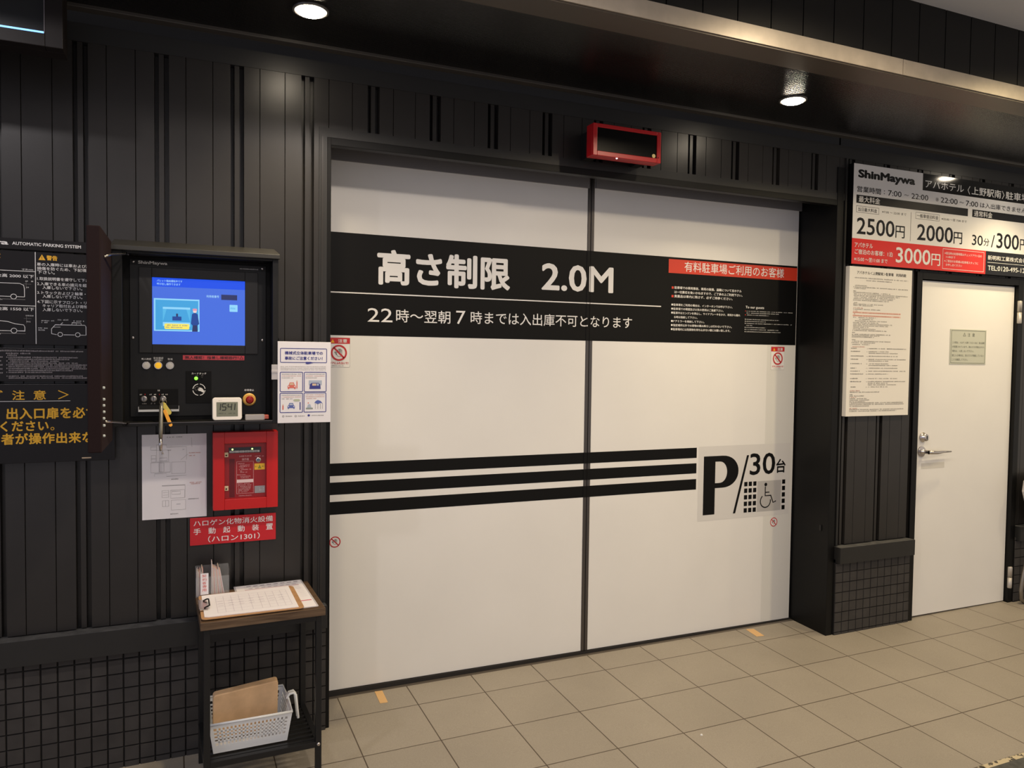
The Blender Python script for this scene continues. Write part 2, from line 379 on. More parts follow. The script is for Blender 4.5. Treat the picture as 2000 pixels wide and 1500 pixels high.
mb.box(3.083, DX0 - .004, WY - .010, .1, -.05, 1.95, BLACKP); mb.box(DX1 + .004, 3.972, WY - .010, .1, -.05, 1.95, BLACKP); mb.box(DX0 - .004, DX1 + .004, WY - .010, .1, DZ1 + .004, 1.95, BLACKP)
struct(mb, 'trim_6', 'black frame of the white service door', 'trim', bevel=.0015)
# soffit, fascia and high canopy ceiling
mb = MB(); mb.box(-3, 7, -.72, -.115, 2.588, 2.70, SOFFIT); mb.box(-3, 7, -.13, -.115, 2.58, 2.70, SOFFIT)
k0 = len(mb.v); NR = 60 * 6; si = mb._m(SOFFIT)
for i in range(NR + 1):
    yv = -.72 + .605 * i / NR; zv = 2.5855 + .0004 * math.cos(2 * math.pi * i / 6); mb.v += [(-3, yv, zv), (7, yv, zv)]
for i in range(NR): mb.f.append((k0 + 2 * i, k0 + 2 * i + 2, k0 + 2 * i + 3, k0 + 2 * i + 1)); mb.mi.append(si); mb.sm.append(True)
struct(mb, 'ceiling', 'black glossy soffit above the doors', 'ceiling')
mb = MB(); mb.box(-3, 7, -.82, -.70, 2.582, 2.60, mat('soffit_edge_paint', (.085, .07, .055), .4, .3)); mb.box(-3, 2.010, -.826, -.80, 2.588, 2.648, BRONZE); mb.box(2.013, 7, -.826, -.80, 2.588, 2.648, BRONZE)
for x in (1.996, 2.027):
    for z in (2.60, 2.636): mb.lathe((x, -.826, z), (0, -1, 0), [(.0035, 0), (.003, .0015), (0, .002)], BRONZE, 10)
struct(mb, 'trim_7', 'bronze metal edge strip of the soffit', 'trim')
mb = MB(); mb.box(-3, 7, -.150, -.108, 2.574, 2.602, mat('corner_strip_paint', (.048, .043, .037), .35)); struct(mb, 'trim_8', 'dark corner strip where the soffit meets the wall', 'trim', bevel=.002)
mb = MB(); FAS = mat('fascia_paint', (.0045, .0042, .004), .5, 0, .25)
k = -3.
while k < 7:
    mb.box(k + .002, k + .1475, -.822, -.80, 2.648, 2.95, FAS); k += .15
mb.box(-3, 7, -.805, -.70, 2.60, 2.95, BACK)
struct(mb, 'wall_upper', 'dark panelled fascia above the soffit edge', 'wall')
mb = MB(); mb.box(-4, 8, -7.5, -.70, 2.885, 3.0, mat('canopy_grey', (.66, .68, .72), .6)); o = struct(mb, 'ceiling.001', 'grey high canopy ceiling', 'ceiling')

# ------------------------------------------------------------------ downlights
GLOW = mat('lamp_glow', (1, .9, .7), .5, emit=((1, .86, .66), 40))
RINGM = mat('downlight_ring', (.10, .095, .09), .35, .4)
def downlight(x, label):
    t = thing('downlight', label, 'ceiling light', (x, -.42, 2.583), 0, 'downlights in the black soffit')
    m = MB(); prof = [(.058, .004), (.058, -.003), (.052, -.004), (.046, .001)]
    m.lathe((x, -.42, 2.583), (0, 0, 1), prof, RINGM, 36); m.build('trim_ring', t)
    m = MB(); m.lathe((x, -.42, 2.5825), (0, 0, -1), [(.046, 0), (.044, .006), (.036, .010), (.020, .013), (0, .014)], GLOW, 32); m.build('lens', t)
    l = lamp('downlight_lamp', 'SPOT', (x, -.42, 2.562), DL_E, WARM, .035, (0, 0, 0), (112, .9)); l.parent = t; l.matrix_parent_inverse = world_inv(t)
    return t
DL_E = 34
downlight(-.211, 'lit downlight in the soffit above the control panel side')
downlight(1.836, 'lit downlight in the soffit between the red display box and the price board')
downlight(3.70, 'lit downlight in the soffit above the price board')

# ------------------------------------------------------------------ sliding doors
def hand_icon(m, cx, cz, r, y, mi):
    k = r
    F = [(-.30, .02, .42), (-.10, .10, .60), (.10, .10, .62), (.29, .02, .48)]
    w = .055 * k
    m.stroke([(cx - .40 * k, cz - .02 * k), (cx - .42 * k, cz - .22 * k), (cx - .22 * k, cz - .55 * k), (cx + .18 * k, cz - .55 * k), (cx + .36 * k, cz - .2 * k), (cx + .38 * k, cz + .02 * k)], w, y, mi)
    for fx, b, t in F: m.stroke([(cx + (fx - .08) * k, cz), (cx + (fx - .08) * k, cz + t * k - .06 * k), (cx + fx * k, cz + t * k), (cx + (fx + .08) * k, cz + t * k - .06 * k), (cx + (fx + .08) * k, cz)], w, y, mi)
    m.stroke([(cx - .40 * k, cz - .02 * k), (cx - .62 * k, cz + .18 * k), (cx - .70 * k, cz + .12 * k), (cx - .45 * k, cz - .3 * k)], w, y, mi)
def no_touch(m, cx, cz, r, y, w):
    m.disc(cx, cz, r * .97, y, WHITEV); hand_icon(m, cx + .05 * r, cz, r * .82, y - .0004, BLACKI)
    m.ring(cx, cz, r, w, y - .0008, REDI); a = (r - w / 2) * .7071
    m.stroke([(cx - a, cz + a), (cx + a, cz - a)], w, y - .0008, REDI)
def caution(m, cx, y):
    x0, x1, z0, z1 = cx - .0458, cx + .0458, 1.404, 1.528
    m.rrect(x0 - .0008, x1 + .0008, z0 - .0008, z1, .004, y, y + .0003, GREYI); m.rrect(x0, x1, z0, z1 - .0005, .004, y - .0004, y, WHITEV)
    m.rect(x0, x1, z1 - .026, z1 - .001, y - .0008, REDI)
    m.poly([(x0 + .012, z1 - .022), (x0 + .028, z1 - .022), (x0 + .02, z1 - .007)], y - .0012, YEL)
    m.text('注意', cx - .004, cx + .034, z1 - .0215, z1 - .006, y - .0012, WHITEV, .015)
    no_touch(m, cx, 1.464, .0335, y - .0012, .007)
    m.text('ドアにふれないで！', cx - .036, cx + .040, 1.416, 1.426, y - .0012, REDI, .03)
    m.greek(cx - .03, cx + .024, 1.4085, .003, y - .0012, GREYI)
XM0, XM1 = 1.182, 1.212
e = .0006
def leaf(name, x0, x1, label):
    m = MB(); m.box(x0, x1, DY, DY + .05, .030, 2.42, DOORW); return struct(m, name, label, 'door', bevel=.002)
d1 = leaf('door_1', -.35, 1.1775, 'left white sliding parking door with the height limit lettering')
d2 = leaf('door_2', 1.2125, 2.4835, 'right white sliding parking door with the large P graphic')
for d, xa, xb in ((d1, 1.1775, 1.1935), (d2, 1.1965, 1.2125)):
    m = MB(); m.box(xa, xb, DY - .003, DY + .05, .030, 2.42, ALU); m.build('edge_strip', d, .002, label='grey metal edge strip')
m = MB(); m.box(1.1935, 1.1965, DY + .004, DY + .05, .030, 2.42, RUBBER); m.build('rubber_seal', d1, label='black rubber seal')
# banner (a vinyl film over each leaf, following the edge strips)
def span(m, xa, xb, z0, z1, mt, y0):
    m.rect(xa, xb, z0, z1, y0, mt)
def over_edges(m, side, z0, z1, mt):
    xa, xb = (1.1775, 1.1935) if side == 1 else (1.1965, 1.2125)
    m.rect(xa, xb, z0, z1, DY - .0036, mt)
yb = DY - e
for d, side, xa, xb in ((d1, 1, -.35, 1.1775), (d2, 2, 1.2125, 2.4795)):
    m = MB(); m.rect(xa, xb, 1.5375, 1.9665, yb, BLACKV); over_edges(m, side, 1.5375, 1.9665, BLACKV); m.build('banner', d, label='black vinyl banner')
    m = MB(); xe = xb if side == 1 else 1.839
    for z0, z1 in ((.946, .999), (.866, .9185), (.782, .8365)): m.rect(xa, xe, z0, z1, yb, BLACKV); over_edges(m, side, z0, z1, BLACKV)
    m.build('stripes', d, label='three black horizontal stripes')
y2 = DY - 2 * e
def split_text(items, z0, z1, bold):
    pass
m1, m2 = MB(), MB()
# white lettering, cut at the gap between the leaves
def T2(body, x0, x1, z0, z1, bold=0.):
    t = MB(); t.text(body, x0, x1, z0, z1, y2, WHITEV, bold)
    b = bmesh.new(); me = bpy.data.meshes.new('tmp'); me.from_pydata(t.v, [], t.f); b.from_mesh(me)
    for side, cut in ((1, 1.1935), (2, 1.1965)):
        if (side == 1 and x0 > cut) or (side == 2 and x1 < cut): continue
        c = b.copy()
        bmesh.ops.bisect_plane(c, geom=c.verts[:] + c.edges[:] + c.faces[:], plane_co=(cut, 0, 0), plane_no=(1, 0, 0), clear_outer=side == 1, clear_inner=side == 2)
        xe = 1.1775 if side == 1 else 1.2125
        bmesh.ops.bisect_plane(c, geom=c.verts[:] + c.edges[:] + c.faces[:], plane_co=(xe, 0, 0), plane_no=(1, 0, 0))
        c.verts.index_update()
        tgt = m1 if side == 1 else m2
        for f in c.faces:
            cx = f.calc_center_median().x; on = (cx > xe) if side == 1 else (cx < xe)
            tgt.face([(v.co.x, v.co.y - (.003 if on else 0), v.co.z) for v in f.verts], WHITEV)
        c.free()
    b.free(); bpy.data.meshes.remove(me)
T2('高さ制限', .163, .779, 1.757, 1.908, .03)
T2('2.0M', .938, 1.324, 1.769, 1.895, .02)
T2('22', .123, .231, 1.598, 1.656, .0); T2('時～翌朝', .247, .493, 1.599, 1.655, .004); T2('7', .520, .564, 1.599, 1.658, 0)
T2('時までは入出庫不可となります', .589, 1.434, 1.602, 1.658, .004)
m1.rect(-.35, 1.1775, 1.7145, 1.7195, y2, WHITEV); m1.rect(1.1775, 1.1935, 1.7145, 1.7195, y2 - .003, WHITEV)
m2.rect(1.2125, 1.602, 1.7145, 1.7195, y2, WHITEV); m2.rect(1.1965, 1.2125, 1.7145, 1.7195, y2 - .003, WHITEV)
m1.build('lettering', d1, label='white height limit lettering')
# guest notice on the right leaf
m2.text('駐車場での車両事故、車両の破損、盗難について当ホテル', 1.680, 2.103, 1.808, 1.822, y2, WHITEV, .012)
m2.text('は一切責任を負いかねますので、ご了承の上ご利用下さい。', 1.680, 2.109, 1.786, 1.800, y2, WHITEV, .012)
m2.text('貴重品は車内に残さず、必ずご持参ください。', 1.680, 2.045, 1.765, 1.779, y2, WHITEV, .012)
for s_, x1, z in (('駐車場をご利用の場合は、インターホンでお呼び下さい。', 2.046, 1.7225), ('駐車場での喫煙及び火気の使用はご遠慮下さい。', 1.988, 1.702), ('駐車中はエンジンを停止し、サイドブレーキをかけ、車両から離れ', 2.098, 1.682), ('ドアミラーを格納して下さい。', 1.868, 1.640), ('指定場所以外での荷物の積み降ろしは行わないで下さい。', 2.044, 1.6195), ('駐車場内には危険物を持ち込まない様にお願い致します。', 2.035, 1.599)):
    m2.text(s_, 1.676, x1, z, z + .0125, y2, WHITEV, .01); m2.disc(1.6685, z + .0065, .0052, y2, WHITEV, 14)
m2.text('る時は施錠して下さい。', 1.680, 1.824, 1.661, 1.673, y2, WHITEV, .01)
m2.text('To our guests', 2.132, 2.256, 1.723, 1.740, y2, WHITEV, .01)
for x0, x1, z, b in ((2.139, 2.453, 1.7105, 1), (2.139, 2.366, 1.7005, 0), (2.139, 2.293, 1.690, 1), (2.139, 2.359, 1.667, 1), (2.139, 2.270, 1.6565, 1), (2.139, 2.451, 1.6455, 1), (2.139, 2.179, 1.635, 0), (2.139, 2.270, 1.6245, 1), (2.139, 2.358, 1.6135, 1), (2.139, 2.372, 1.602, 1)):
    m2.greek(x0, x1, z, .0042, y2, WHITEV, .86)
    if b: m2.disc(2.132, z + .0022, .0026, y2, REDV if z > 1.68 else WHITEV, 10)
m2.build('lettering', d2, label='white guest notice lettering')
m = MB(); m.rect(1.643, 2.4795, 1.887, 1.9565, y2, REDV)
for z in (1.8085, 1.7655): m.rect(1.6635, 1.6755, z, z + .0115, y2, REDV)
m.build('red_bar', d2, label='red heading bar')
m = MB(); m.text('有料駐車場ご利用のお客様', 1.738, 2.386, 1.898, 1.949, y2 - e, WHITEV, .004); m.build('heading', d2, label='white heading on the red bar')
# parking pictogram
m = MB(); m.rect(1.852, 2.462, .613, 1.003, yb, SILVERV); m.build('pictogram_panel', d2, label='pale silver pictogram panel')
m = MB(); m.rect(1.885, 1.959, .644, .951, y2, BLACKV)
def bowl(cx, xr, zt, zb, n=18):
    cz = (zt + zb) / 2; h = (zt - zb) / 2
    return [(1.959, zt)] + [(cx + (xr - cx) * math.sin(math.pi * i / n) ** .9, cz + h * math.cos(math.pi * i / n)) for i in range(n + 1)] + [(1.959, zb)]
Bo, Bi = bowl(2.005, 2.111, .951, .782), bowl(1.985, 2.036, .921, .808)
for i in range(len(Bo) - 1): m.face([(q[0], y2, q[1]) for q in (Bo[i], Bi[i], Bi[i + 1], Bo[i + 1])], BLACKV)
m.poly([(2.080, .640), (2.095, .640), (2.179, .947), (2.165, .947)], y2, BLACKV)
m.text('30', 2.186, 2.359, .838, .955, y2, BLACKV, .012); m.text('台', 2.366, 2.432, .842, .918, y2, BLACKV, .02)
for i in range(5):
    z = .651 + i * .03525
    for x in (2.162, 2.192, 2.2225, 2.4215): m.rect(x - .0108, x + .0108, z - .0118, z + .0118, y2, BLACKV)
m.build('pictogram', d2, label='black P and 30 vehicles graphic with building dots')
m = MB(); m.rect(2.240, 2.404, .638, .803, y2, SILVERP); m.build('wheelchair_panel', d2, label='grey square behind the wheelchair symbol')
m = MB(); y3 = DY - 3 * e
m.disc(2.297, .783, .0095, y3, BLACKV)
m.stroke([(2.2945, .772), (2.2945, .722), (2.333, .722), (2.350, .682), (2.370, .690)], .006, y3, BLACKV); m.stroke([(2.2945, .740), (2.323, .740)], .0055, y3, BLACKV)
m.ring(2.297, .693, .0375, .006, y3, BLACKV, 34, 128, 372); m.build('wheelchair_symbol', d2, label='black wheelchair symbol')
m = MB(); caution(m, .003, yb); m.build('caution_sticker', d1, label='red and white do-not-touch sticker under the banner')
m = MB(); caution(m, 2.3575, yb); m.build('caution_sticker', d2, label='red and white do-not-touch sticker under the banner')
m = MB(); no_touch(m, -.010, .666, .0235, yb, .0042); m.build('round_sticker', d1, label='round red no-touch sticker')
m = MB(); no_touch(m, 2.359, .574, .0245, yb, .0042); m.build('round_sticker', d2, label='round red no-touch sticker')
# slightly greyer film along the right edge of the leaf
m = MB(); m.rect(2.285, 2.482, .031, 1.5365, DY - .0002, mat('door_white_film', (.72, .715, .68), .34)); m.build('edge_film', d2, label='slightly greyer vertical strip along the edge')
m = MB(); m.box(-.35, 2.492, .197, .27, -.02, .0288, mat('sill_dark', (.012, .010, .009), .6)); m.hexa([(-.077, .178, -.02), (2.492, .178, -.02), (2.492, .196, -.02), (-.077, .196, -.02), (-.077, .178, .0072), (2.492, .178, .0240), (2.492, .196, .0246), (-.077, .196, .0078)], mat('sill_steel', (.20, .17, .14), .45, .6)); struct(m, 'trim_9', 'dark guide rail sill under the sliding doors', 'trim')
m = MB(); m.box(2.486, 2.4925, -.004, .004, .560, .590, RUBBER); struct(m, 'trim_10', 'small black slot cover on the right jamb', 'trim')

# ------------------------------------------------------------------ service door
m = MB(); m.box(DX0, DX1, -.032, .012, .030, DZ1 - .002, DOORW); d3 = struct(m, 'door_3', 'white hinged service door under the price board', 'door', bevel=.002)
m = MB(); m.lathe((3.190, -.032, 1.036), (0, -1, 0), [(.027, 0), (.027, .006), (.021, .012), (.019, .026), (.012, .029), (0, .029)], CHROME); m.box(3.188, 3.192, -.063, -.060, 1.026, 1.046, BLACKI); m.build('lock_cylinder', d3, label='round chrome lock cylinder')
m = MB(); m.lathe((3.182, -.032, .957), (0, -1, 0), [(.029, 0), (.029, .007), (.012, .010), (.011, .05)], CHROME)
m.tube([(3.180, -.080, .957), (3.205, -.085, .956), (3.255, -.080, .953), (3.30, -.076, .955), (3.372, -.072, .954)], [.011, .0105, .0095, .007, .004], CHROME); m.build('lever_handle', d3, label='chrome lever handle')
for z0, z1 in ((1.688, 1.822), (.113, .241)):
    m = MB(); x = DX1 + .012; zc = (z0 + z1) / 2
    m.tube([(x, -.058, z0), (x, -.058, z0 + .004), (x, -.058, zc - .001)], [.0105, .0125, .0125], SATIN, 20); m.tube([(x, -.058, zc + .001), (x, -.058, z1 - .004), (x, -.058, z1)], [.0125, .0125, .0105], SATIN, 20)
    m.build('hinge', d3, label='chrome barrel hinge')
NOTE = mat('notice_plate_grey', (.50, .52, .44), .4)
m = MB(); m.box(3.384, 3.686, -.0345, -.0322, 1.444, 1.644, NOTE); npl = m.build('notice_plate', d3, .0008, label='grey-green caution plate')
m = MB(); y = -.0349; GI = mat('green_grey_ink', (.09, .10, .08), .6)
m.frame(3.392, 3.678, 1.451, 1.637, .0022, y, GI)
m.stroke([(3.489, 1.606), (3.511, 1.606), (3.500, 1.624)], .002, y, GI, True); m.rect(3.499, 3.501, 1.611, 1.618, y, GI)
m.text('注', 3.527, 3.548, 1.603, 1.623, y, GI); m.text('意', 3.565, 3.586, 1.603, 1.623, y, GI)
for s_, x1, z in (('この室は、ハロゲン化物（ハロン1301）消火設備', 3.670, 1.562), ('が設置されています。消火ガスが放出された', 3.670, 1.538), ('場合は、入室しないで下さい。', 3.583, 1.514), ('室に入る場合は、消火ガスが滞留していない', 3.668, 1.489), ('ことを確認して下さい。', 3.534, 1.465)):
    m.text(s_, 3.402, x1, z, z + .0125, y, GI)
m.build('notice_text', npl)
m = MB(); m.box(3.188, 3.372, -.0326, -.0321, .858, .890, mat('handle_shadow_tone', (.62, .60, .55), .2)); m.build('handle_shadow', d3, label='painted handle shadow below the lever')  # darker patch painted as the shadow of the lever handle

# ------------------------------------------------------------------ price board
sg = thing('price_board', 'wide parking price board with black banner and red strip above the white service door', 'sign', (3.4, -.05, 2.2))
BX0, BX1, YB = 2.568, 4.40, -.080
m = MB(); m.box(BX0, BX1, -.078, WY - .001, 1.958, 2.472, BLACKP); m.build('backing', sg)
m = MB(); m.poly([(BX0, 2.0895), (BX1, 2.0895), (BX1, 2.381), (3.069, 2.381), (3.069, 2.471), (BX0, 2.471)], YB, BOARDW); m.build('white_field', sg, label='white field')
m = MB()
m.rect(3.069, BX1, 2.381, 2.471, YB, BOARDK); m.rect(3.592, BX1, 1.958, 2.0895, YB, BOARDK); m.build('black_field', sg, label='black banner and phone panel')
m = MB(); m.rect(BX0, 3.592, 1.958, 2.0895, YB, BOARDR); m.build('red_field', sg, label='red overnight price strip')
m = MB(); y = YB - .0005
BK = mat('board_black_print', (.007, .007, .007), .22, 0, .3); BW = mat('board_white_print', (.78, .77, .74), .2)
m.rect(2.590, 3.431, 2.271, 2.313, y, BK); m.rect(3.467, BX1 - .02, 2.271, 2.313, y, BK)
m.text('ShinMaywa', 2.598, 3.011, 2.389, 2.444, y, BK, .05)
m.text('営業時間', 2.593, 2.761, 2.327, 2.358, y, BK, .012); m.text('：', 2.783, 2.789, 2.333, 2.352, y, BK, .012); m.text('7:00', 2.813, 2.912, 2.328, 2.357, y, BK, .006); m.text('～', 2.932, 2.966, 2.339, 2.346, y, BK, .01); m.text('22:00', 2.986, 3.114, 2.328, 2.357, y, BK, .006)
m.text('※', 3.170, 3.196, 2.330, 2.352, y, GREYI, 0); m.text('22:00', 3.211, 3.345, 2.328, 2.357, y, BK, .006); m.text('～', 3.361, 3.395, 2.339, 2.346, y, BK, .01); m.text('7:00', 3.412, 3.512, 2.328, 2.357, y, BK, .006); m.text('は入出庫できません', 3.530, 3.925, 2.328, 2.358, y, BK, .006)
m.frame(2.591, 2.752, 2.223, 2.257, .0016, y, BK); m.text('当日最大料金', 2.604, 2.738, 2.230, 2.250, y, BK, .006); m.text('※7:00 ～ 22:00 まで', 2.774, 2.952, 2.234, 2.247, y, BK)
m.rect(2.9865, 2.9885, 2.102, 2.256, y, BK)
m.frame(3.022, 3.206, 2.225, 2.260, .0016, y, BK); m.text('一般車宿泊料金', 3.032, 3.197, 2.232, 2.253, y, BK, .006); m.text('※22:00 ～翌 7:00 まで', 3.222, 3.424, 2.234, 2.247, y, BK)
for s_, a, b, z0, z1, bo in (('2500', 2.598, 2.868, 2.112, 2.198, .012), ('円', 2.876, 2.944, 2.112, 2.177, .008), ('2000', 3.037, 3.317, 2.112, 2.199, .012), ('円', 3.323, 3.392, 2.112, 2.177, .008), ('30', 3.472, 3.562, 2.115, 2.173, .008), ('分', 3.569, 3.617, 2.117, 2.160, .006), ('/', 3.632, 3.662, 2.112, 2.183, .004), ('300', 3.678, 3.873, 2.111, 2.198, .012), ('円', 3.882, 3.950, 2.112, 2.177, .008)): m.text(s_, a, b, z0, z1, y, BK, bo)
m.build('black_lettering', sg, label='black prices and hours')
m = MB(); yy = y - .0005
m.text('最大料金', 2.606, 2.757, 2.276, 2.308, yy, BW, .008); m.text('通常料金', 3.481, 3.634, 2.276, 2.308, yy, BW, .008)
for s_, a, b, z0, z1 in (('アパホテル', 3.087, 3.391, 2.398, 2.439), ('〈', 3.422, 3.442, 2.392, 2.438), ('上野駅南', 3.455, 3.702, 2.394, 2.439), ('〉', 3.710, 3.730, 2.392, 2.438), ('駐車場', 3.742, 3.945, 2.394, 2.439), ('新明和工業株式会社', 3.608, 3.948, 2.040, 2.067), ('TEL:0120-495-12', 3.611, 3.932, 1.982, 2.009)): m.text(s_, a, b, z0, z1, yy, BW, .006)
m.rect(3.606, 4.3, 2.0255, 2.0275, yy, BW)
for s_, a, b, z0, z1, bo in (('アパホテル', 2.586, 2.714, 2.044, 2.069, .01), ('ご宿泊のお客様：1泊', 2.588, 2.858, 2.009, 2.035, .01), ('※15:00 ～翌11:00 まで', 2.585, 2.823, 1.973, 1.994, .006), ('3000', 2.883, 3.145, 1.982, 2.064, .014), ('円', 3.152, 3.221, 1.982, 2.046, .008), ('※宿泊時の利用時間はチェックアウト日の', 3.255, 3.557, 2.049, 2.063, 0), ('11:00まで', 3.267, 3.340, 2.030, 2.042, 0), ('※ご宿泊のお客様は駐車場スタッフに', 3.253, 3.529, 2.007, 2.021, 0), ('お申し出ください', 3.267, 3.397, 1.987, 2.000, 0)): m.text(s_, a, b, z0, z1, yy, BW, bo)
m.frame(3.240, 3.577, 1.969, 2.080, .0022, yy, BW)
m.build('white_lettering', sg, label='white lettering on black and red')
for x in (3.035, 3.965):
    m = MB(); m.lathe((x, WY - .001, 1.945), (0, -1, 0), [(.0045, 0), (.0035, .003), (0, .004)], CHROME, 12); m.build('screw', sg)

# rules sheet
rs = thing('rules_board', 'tall white board of small print parking rules beside the service door', 'sign', (2.79, -.05, 1.167))
m = MB(); m.box(2.566, 3.020, -.073, WY - .001, 1.167, 1.947, BOARDW2 if 'BOARDW2' in globals() else mat('rules_board_white', (.80, .77, .70), .42)); m.build('board', rs, .001)
m = MB(); y = -.0735
m.text('アパホテル＜上野駅南＞駐車場　利用約款', 2.617, 2.974, 1.908, 1.925, y, BLACKI, .01)
m.greek(2.602, 2.988, 1.886, .006, y, GREYI, .92); m.greek(2.683, 2.869, 1.874, .006, y, GREYI, .92)
def para(z0, z1, n, x0, xs, col):
    for i in range(n): m.greek(x0, xs[i % len(xs)], z0 - (z0 - z1) * i / max(1, n - 1), .0055, y, col, .9)
RI2 = mat('faded_red_ink', (.55, .16, .10), .6); DK = mat('dark_print', (.13, .12, .11), .6)
for z, x0, x1, c in ((1.846, 2.605, 2.69, DK), (1.838, 2.594, 2.99, DK), (1.831, 2.60, 2.68, DK), (1.817, 2.594, 2.615, DK), (1.810, 2.594, 2.86, DK), (1.802, 2.598, 2.99, DK), (1.794, 2.598, 2.93, DK), (1.786, 2.598, 2.90, DK), (1.778, 2.598, 2.88, DK), (1.770, 2.594, 2.85, DK), (1.757, 2.60, 2.625, DK), (1.750, 2.596, 2.81, DK), (1.743, 2.598, 2.74, DK), (1.730, 2.60, 2.665, RI2), (1.723, 2.597, 2.79, DK), (1.714, 2.60, 2.63, RI2), (1.706, 2.597, 2.94, RI2), (1.699, 2.597, 2.615, RI2), (1.690, 2.597, 2.93, RI2), (1.681, 2.598, 2.77, DK), (1.672, 2.64, 2.74, DK), (1.663, 2.60, 2.84, DK), (1.654, 2.598, 2.78, DK), (1.646, 2.60, 2.89, DK), (1.638, 2.60, 2.85, DK), (1.630, 2.60, 2.71, DK), (1.621, 2.60, 2.76, DK), (1.613, 2.597, 2.84, DK), (1.602, 2.594, 2.62, DK), (1.593, 2.593, 2.87, DK), (1.586, 2.593, 2.79, DK), (1.579, 2.593, 2.75, DK), (1.565, 2.594, 2.62, DK), (1.557, 2.592, 2.88, DK), (1.549, 2.592, 2.76, DK), (1.540, 2.592, 2.72, DK), (1.528, 2.598, 2.685, RI2)): m.greek(x0, x1, z, .0052, y, c, .9)
for i, (z, n) in enumerate(((1.520, 1), (1.504, 2), (1.480, 1), (1.463, 2), (1.440, 2), (1.417, 1), (1.401, 1), (1.386, 1), (1.362, 1), (1.346, 3), (1.318, 1))):
    m.greek(2.589, 2.63 + .05 * ((i * 37) % 5) / 4, z, .0055, y, BLACKI, .97); m.greek(2.70, 2.712, z, .003, y, DK, .9)
    for j in range(n): m.greek(2.716, (2.99, 2.86, 2.93)[(i + j) % 3], z - .0085 * j, .0052, y, DK, .9)
for z, x1, c in ((1.298, 2.66, RI2), (1.291, 2.80, DK), (1.278, 2.61, DK), (1.271, 2.69, DK), (1.264, 2.635, RI2), (1.257, 2.71, DK), (1.249, 2.73, DK), (1.241, 2.70, DK), (1.234, 2.985, DK), (1.226, 2.985, DK), (1.218, 2.73, DK), (1.206, 2.645, RI2), (1.199, 2.985, DK), (1.191, 2.93, DK)): m.greek(2.589, x1, z, .0052, y, c, .9)
m.rect(2.595, 2.942, 1.7045, 1.7135, y + .0003, mat('pink_marker', (.80, .55, .46), .6)); m.rect(2.595, 2.942, 1.688, 1.697, y + .0003, MATS['pink_marker'])
m.build('printed_rules', rs, label='small black and red print')

# ------------------------------------------------------------------ red display box
db = thing('signal_display', 'red framed box with a black unlit screen above the sliding doors', 'display', (1.145, WY, 2.30))
m = MB(); x0, x1, z0, z1, ya, yb_ = .976, 1.312, 2.304, 2.437, -.198, -.140
RB = mat('display_red', (.50, .010, .014), .3)
bx = .020
m.box(x0, x1, ya + .012, yb_, z0, z1, RB)
for q in ((x0, x0 + bx, z0, z1), (x1 - bx, x1, z0, z1), (x0 + bx, x1 - bx, z0, z0 + bx), (x0 + bx, x1 - bx, z1 - .016, z1)): m.box(q[0], q[1], ya, ya + .012, q[2], q[3], RB)
m.build('case', db, .002, label='red case')
m = MB(); m.box(x0 + bx, x1 - bx, ya + .004, ya + .010, z0 + bx, z1 - .016, mat('display_glass', (.002, .002, .002), .3, 0, .12)); m.build('screen', db, label='black unlit screen')
m = MB(); m.lathe((1.2775, ya + .004, 2.333), (0, -1, 0), [(.0085, 0), (.0085, .0008), (0, .0009)], mat('pale_yellow_sticker', (.85, .68, .28), .5), 24); m.build('sticker', db, label='round pale yellow sticker')
m = MB(); m.lathe((1.094, ya + .006, z0), (0, -.4, -1), [(.004, -.002), (.004, .003), (0, .005)], mat('white_led', (.9, .8, .8), .4, emit=((1, .85, .85), 1.2)), 12); m.build('indicator_lamp', db, label='small white indicator lamp')
for x in (1.0, 1.25):
    m = MB(); m.box(x, x + .04, -.142, WY + .0, z0 + .01, z1 - .01, DARKM); m.build('wall_bracket', db)
m = MB(); m.lathe((1.2985, ya, 2.3265), (0, -1, 0), [(.0028, 0), (.0028, .0006), (0, .0007)], BLACKI, 10); m.build('keyhole', db)

# ------------------------------------------------------------------ instruction boards at the far left
YS = -.075
def plate(z0, z1, mt): 
    q = MB(); q.box(-1.62, -.815, YS + .0005, YS + .010, z0, z1, mt); q.box(-1.55, -1.50, YS + .01, WY - .0005, z0 + .005, z1 - .005, DARKM); q.box(-1.0, -.96, YS + .01, WY - .0005, z0 + .003, z1 - .003, DARKM); return q
t = thing('sign_plate', 'black plate with white parking system title, topmost of the stacked wall signs', 'sign', (-1.2, WY, 1.79), 0, 'black instruction plates')
plate(1.788, 1.825, SIGNK).build('board', t, .001)
m = MB(); m.text('ShinMaywa', -1.335, -1.120, 1.797, 1.817, YS, WHITEV, .03); m.text('AUTOMATIC PARKING SYSTEM', -1.110, -.913, 1.8025, 1.813, YS, WHITEV, .02); m.build('lettering', t, label='white lettering')
t = thing('sign_plate', 'black warning plate with white vehicle outlines and a yellow heading', 'sign', (-1.2, WY, 1.48), 0, 'black instruction plates')
plate(1.477, 1.783, SIGNK).build('board', t, .001)
m = MB(); y = YS
m.rect(-1.0465, -1.0445, 1.480, 1.783, y, WHITEV)
m.rect(-1.6, -1.0465, 1.7175, 1.7192, y, WHITEV); m.rect(-1.6, -1.0465, 1.6042, 1.606, y, WHITEV)
m.text('寸法:mm', -1.084, -1.052, 1.7215, 1.727, y, WHITEV)
m.text('全長5300×全幅1950×全高 2000 以下', -1.305, -1.050, 1.696, 1.7075, y, WHITEV, .012); m.text('全長5300×全幅1950×全高 1550 以下', -1.305, -1.050, 1.588, 1.5995, y, WHITEV, .012)
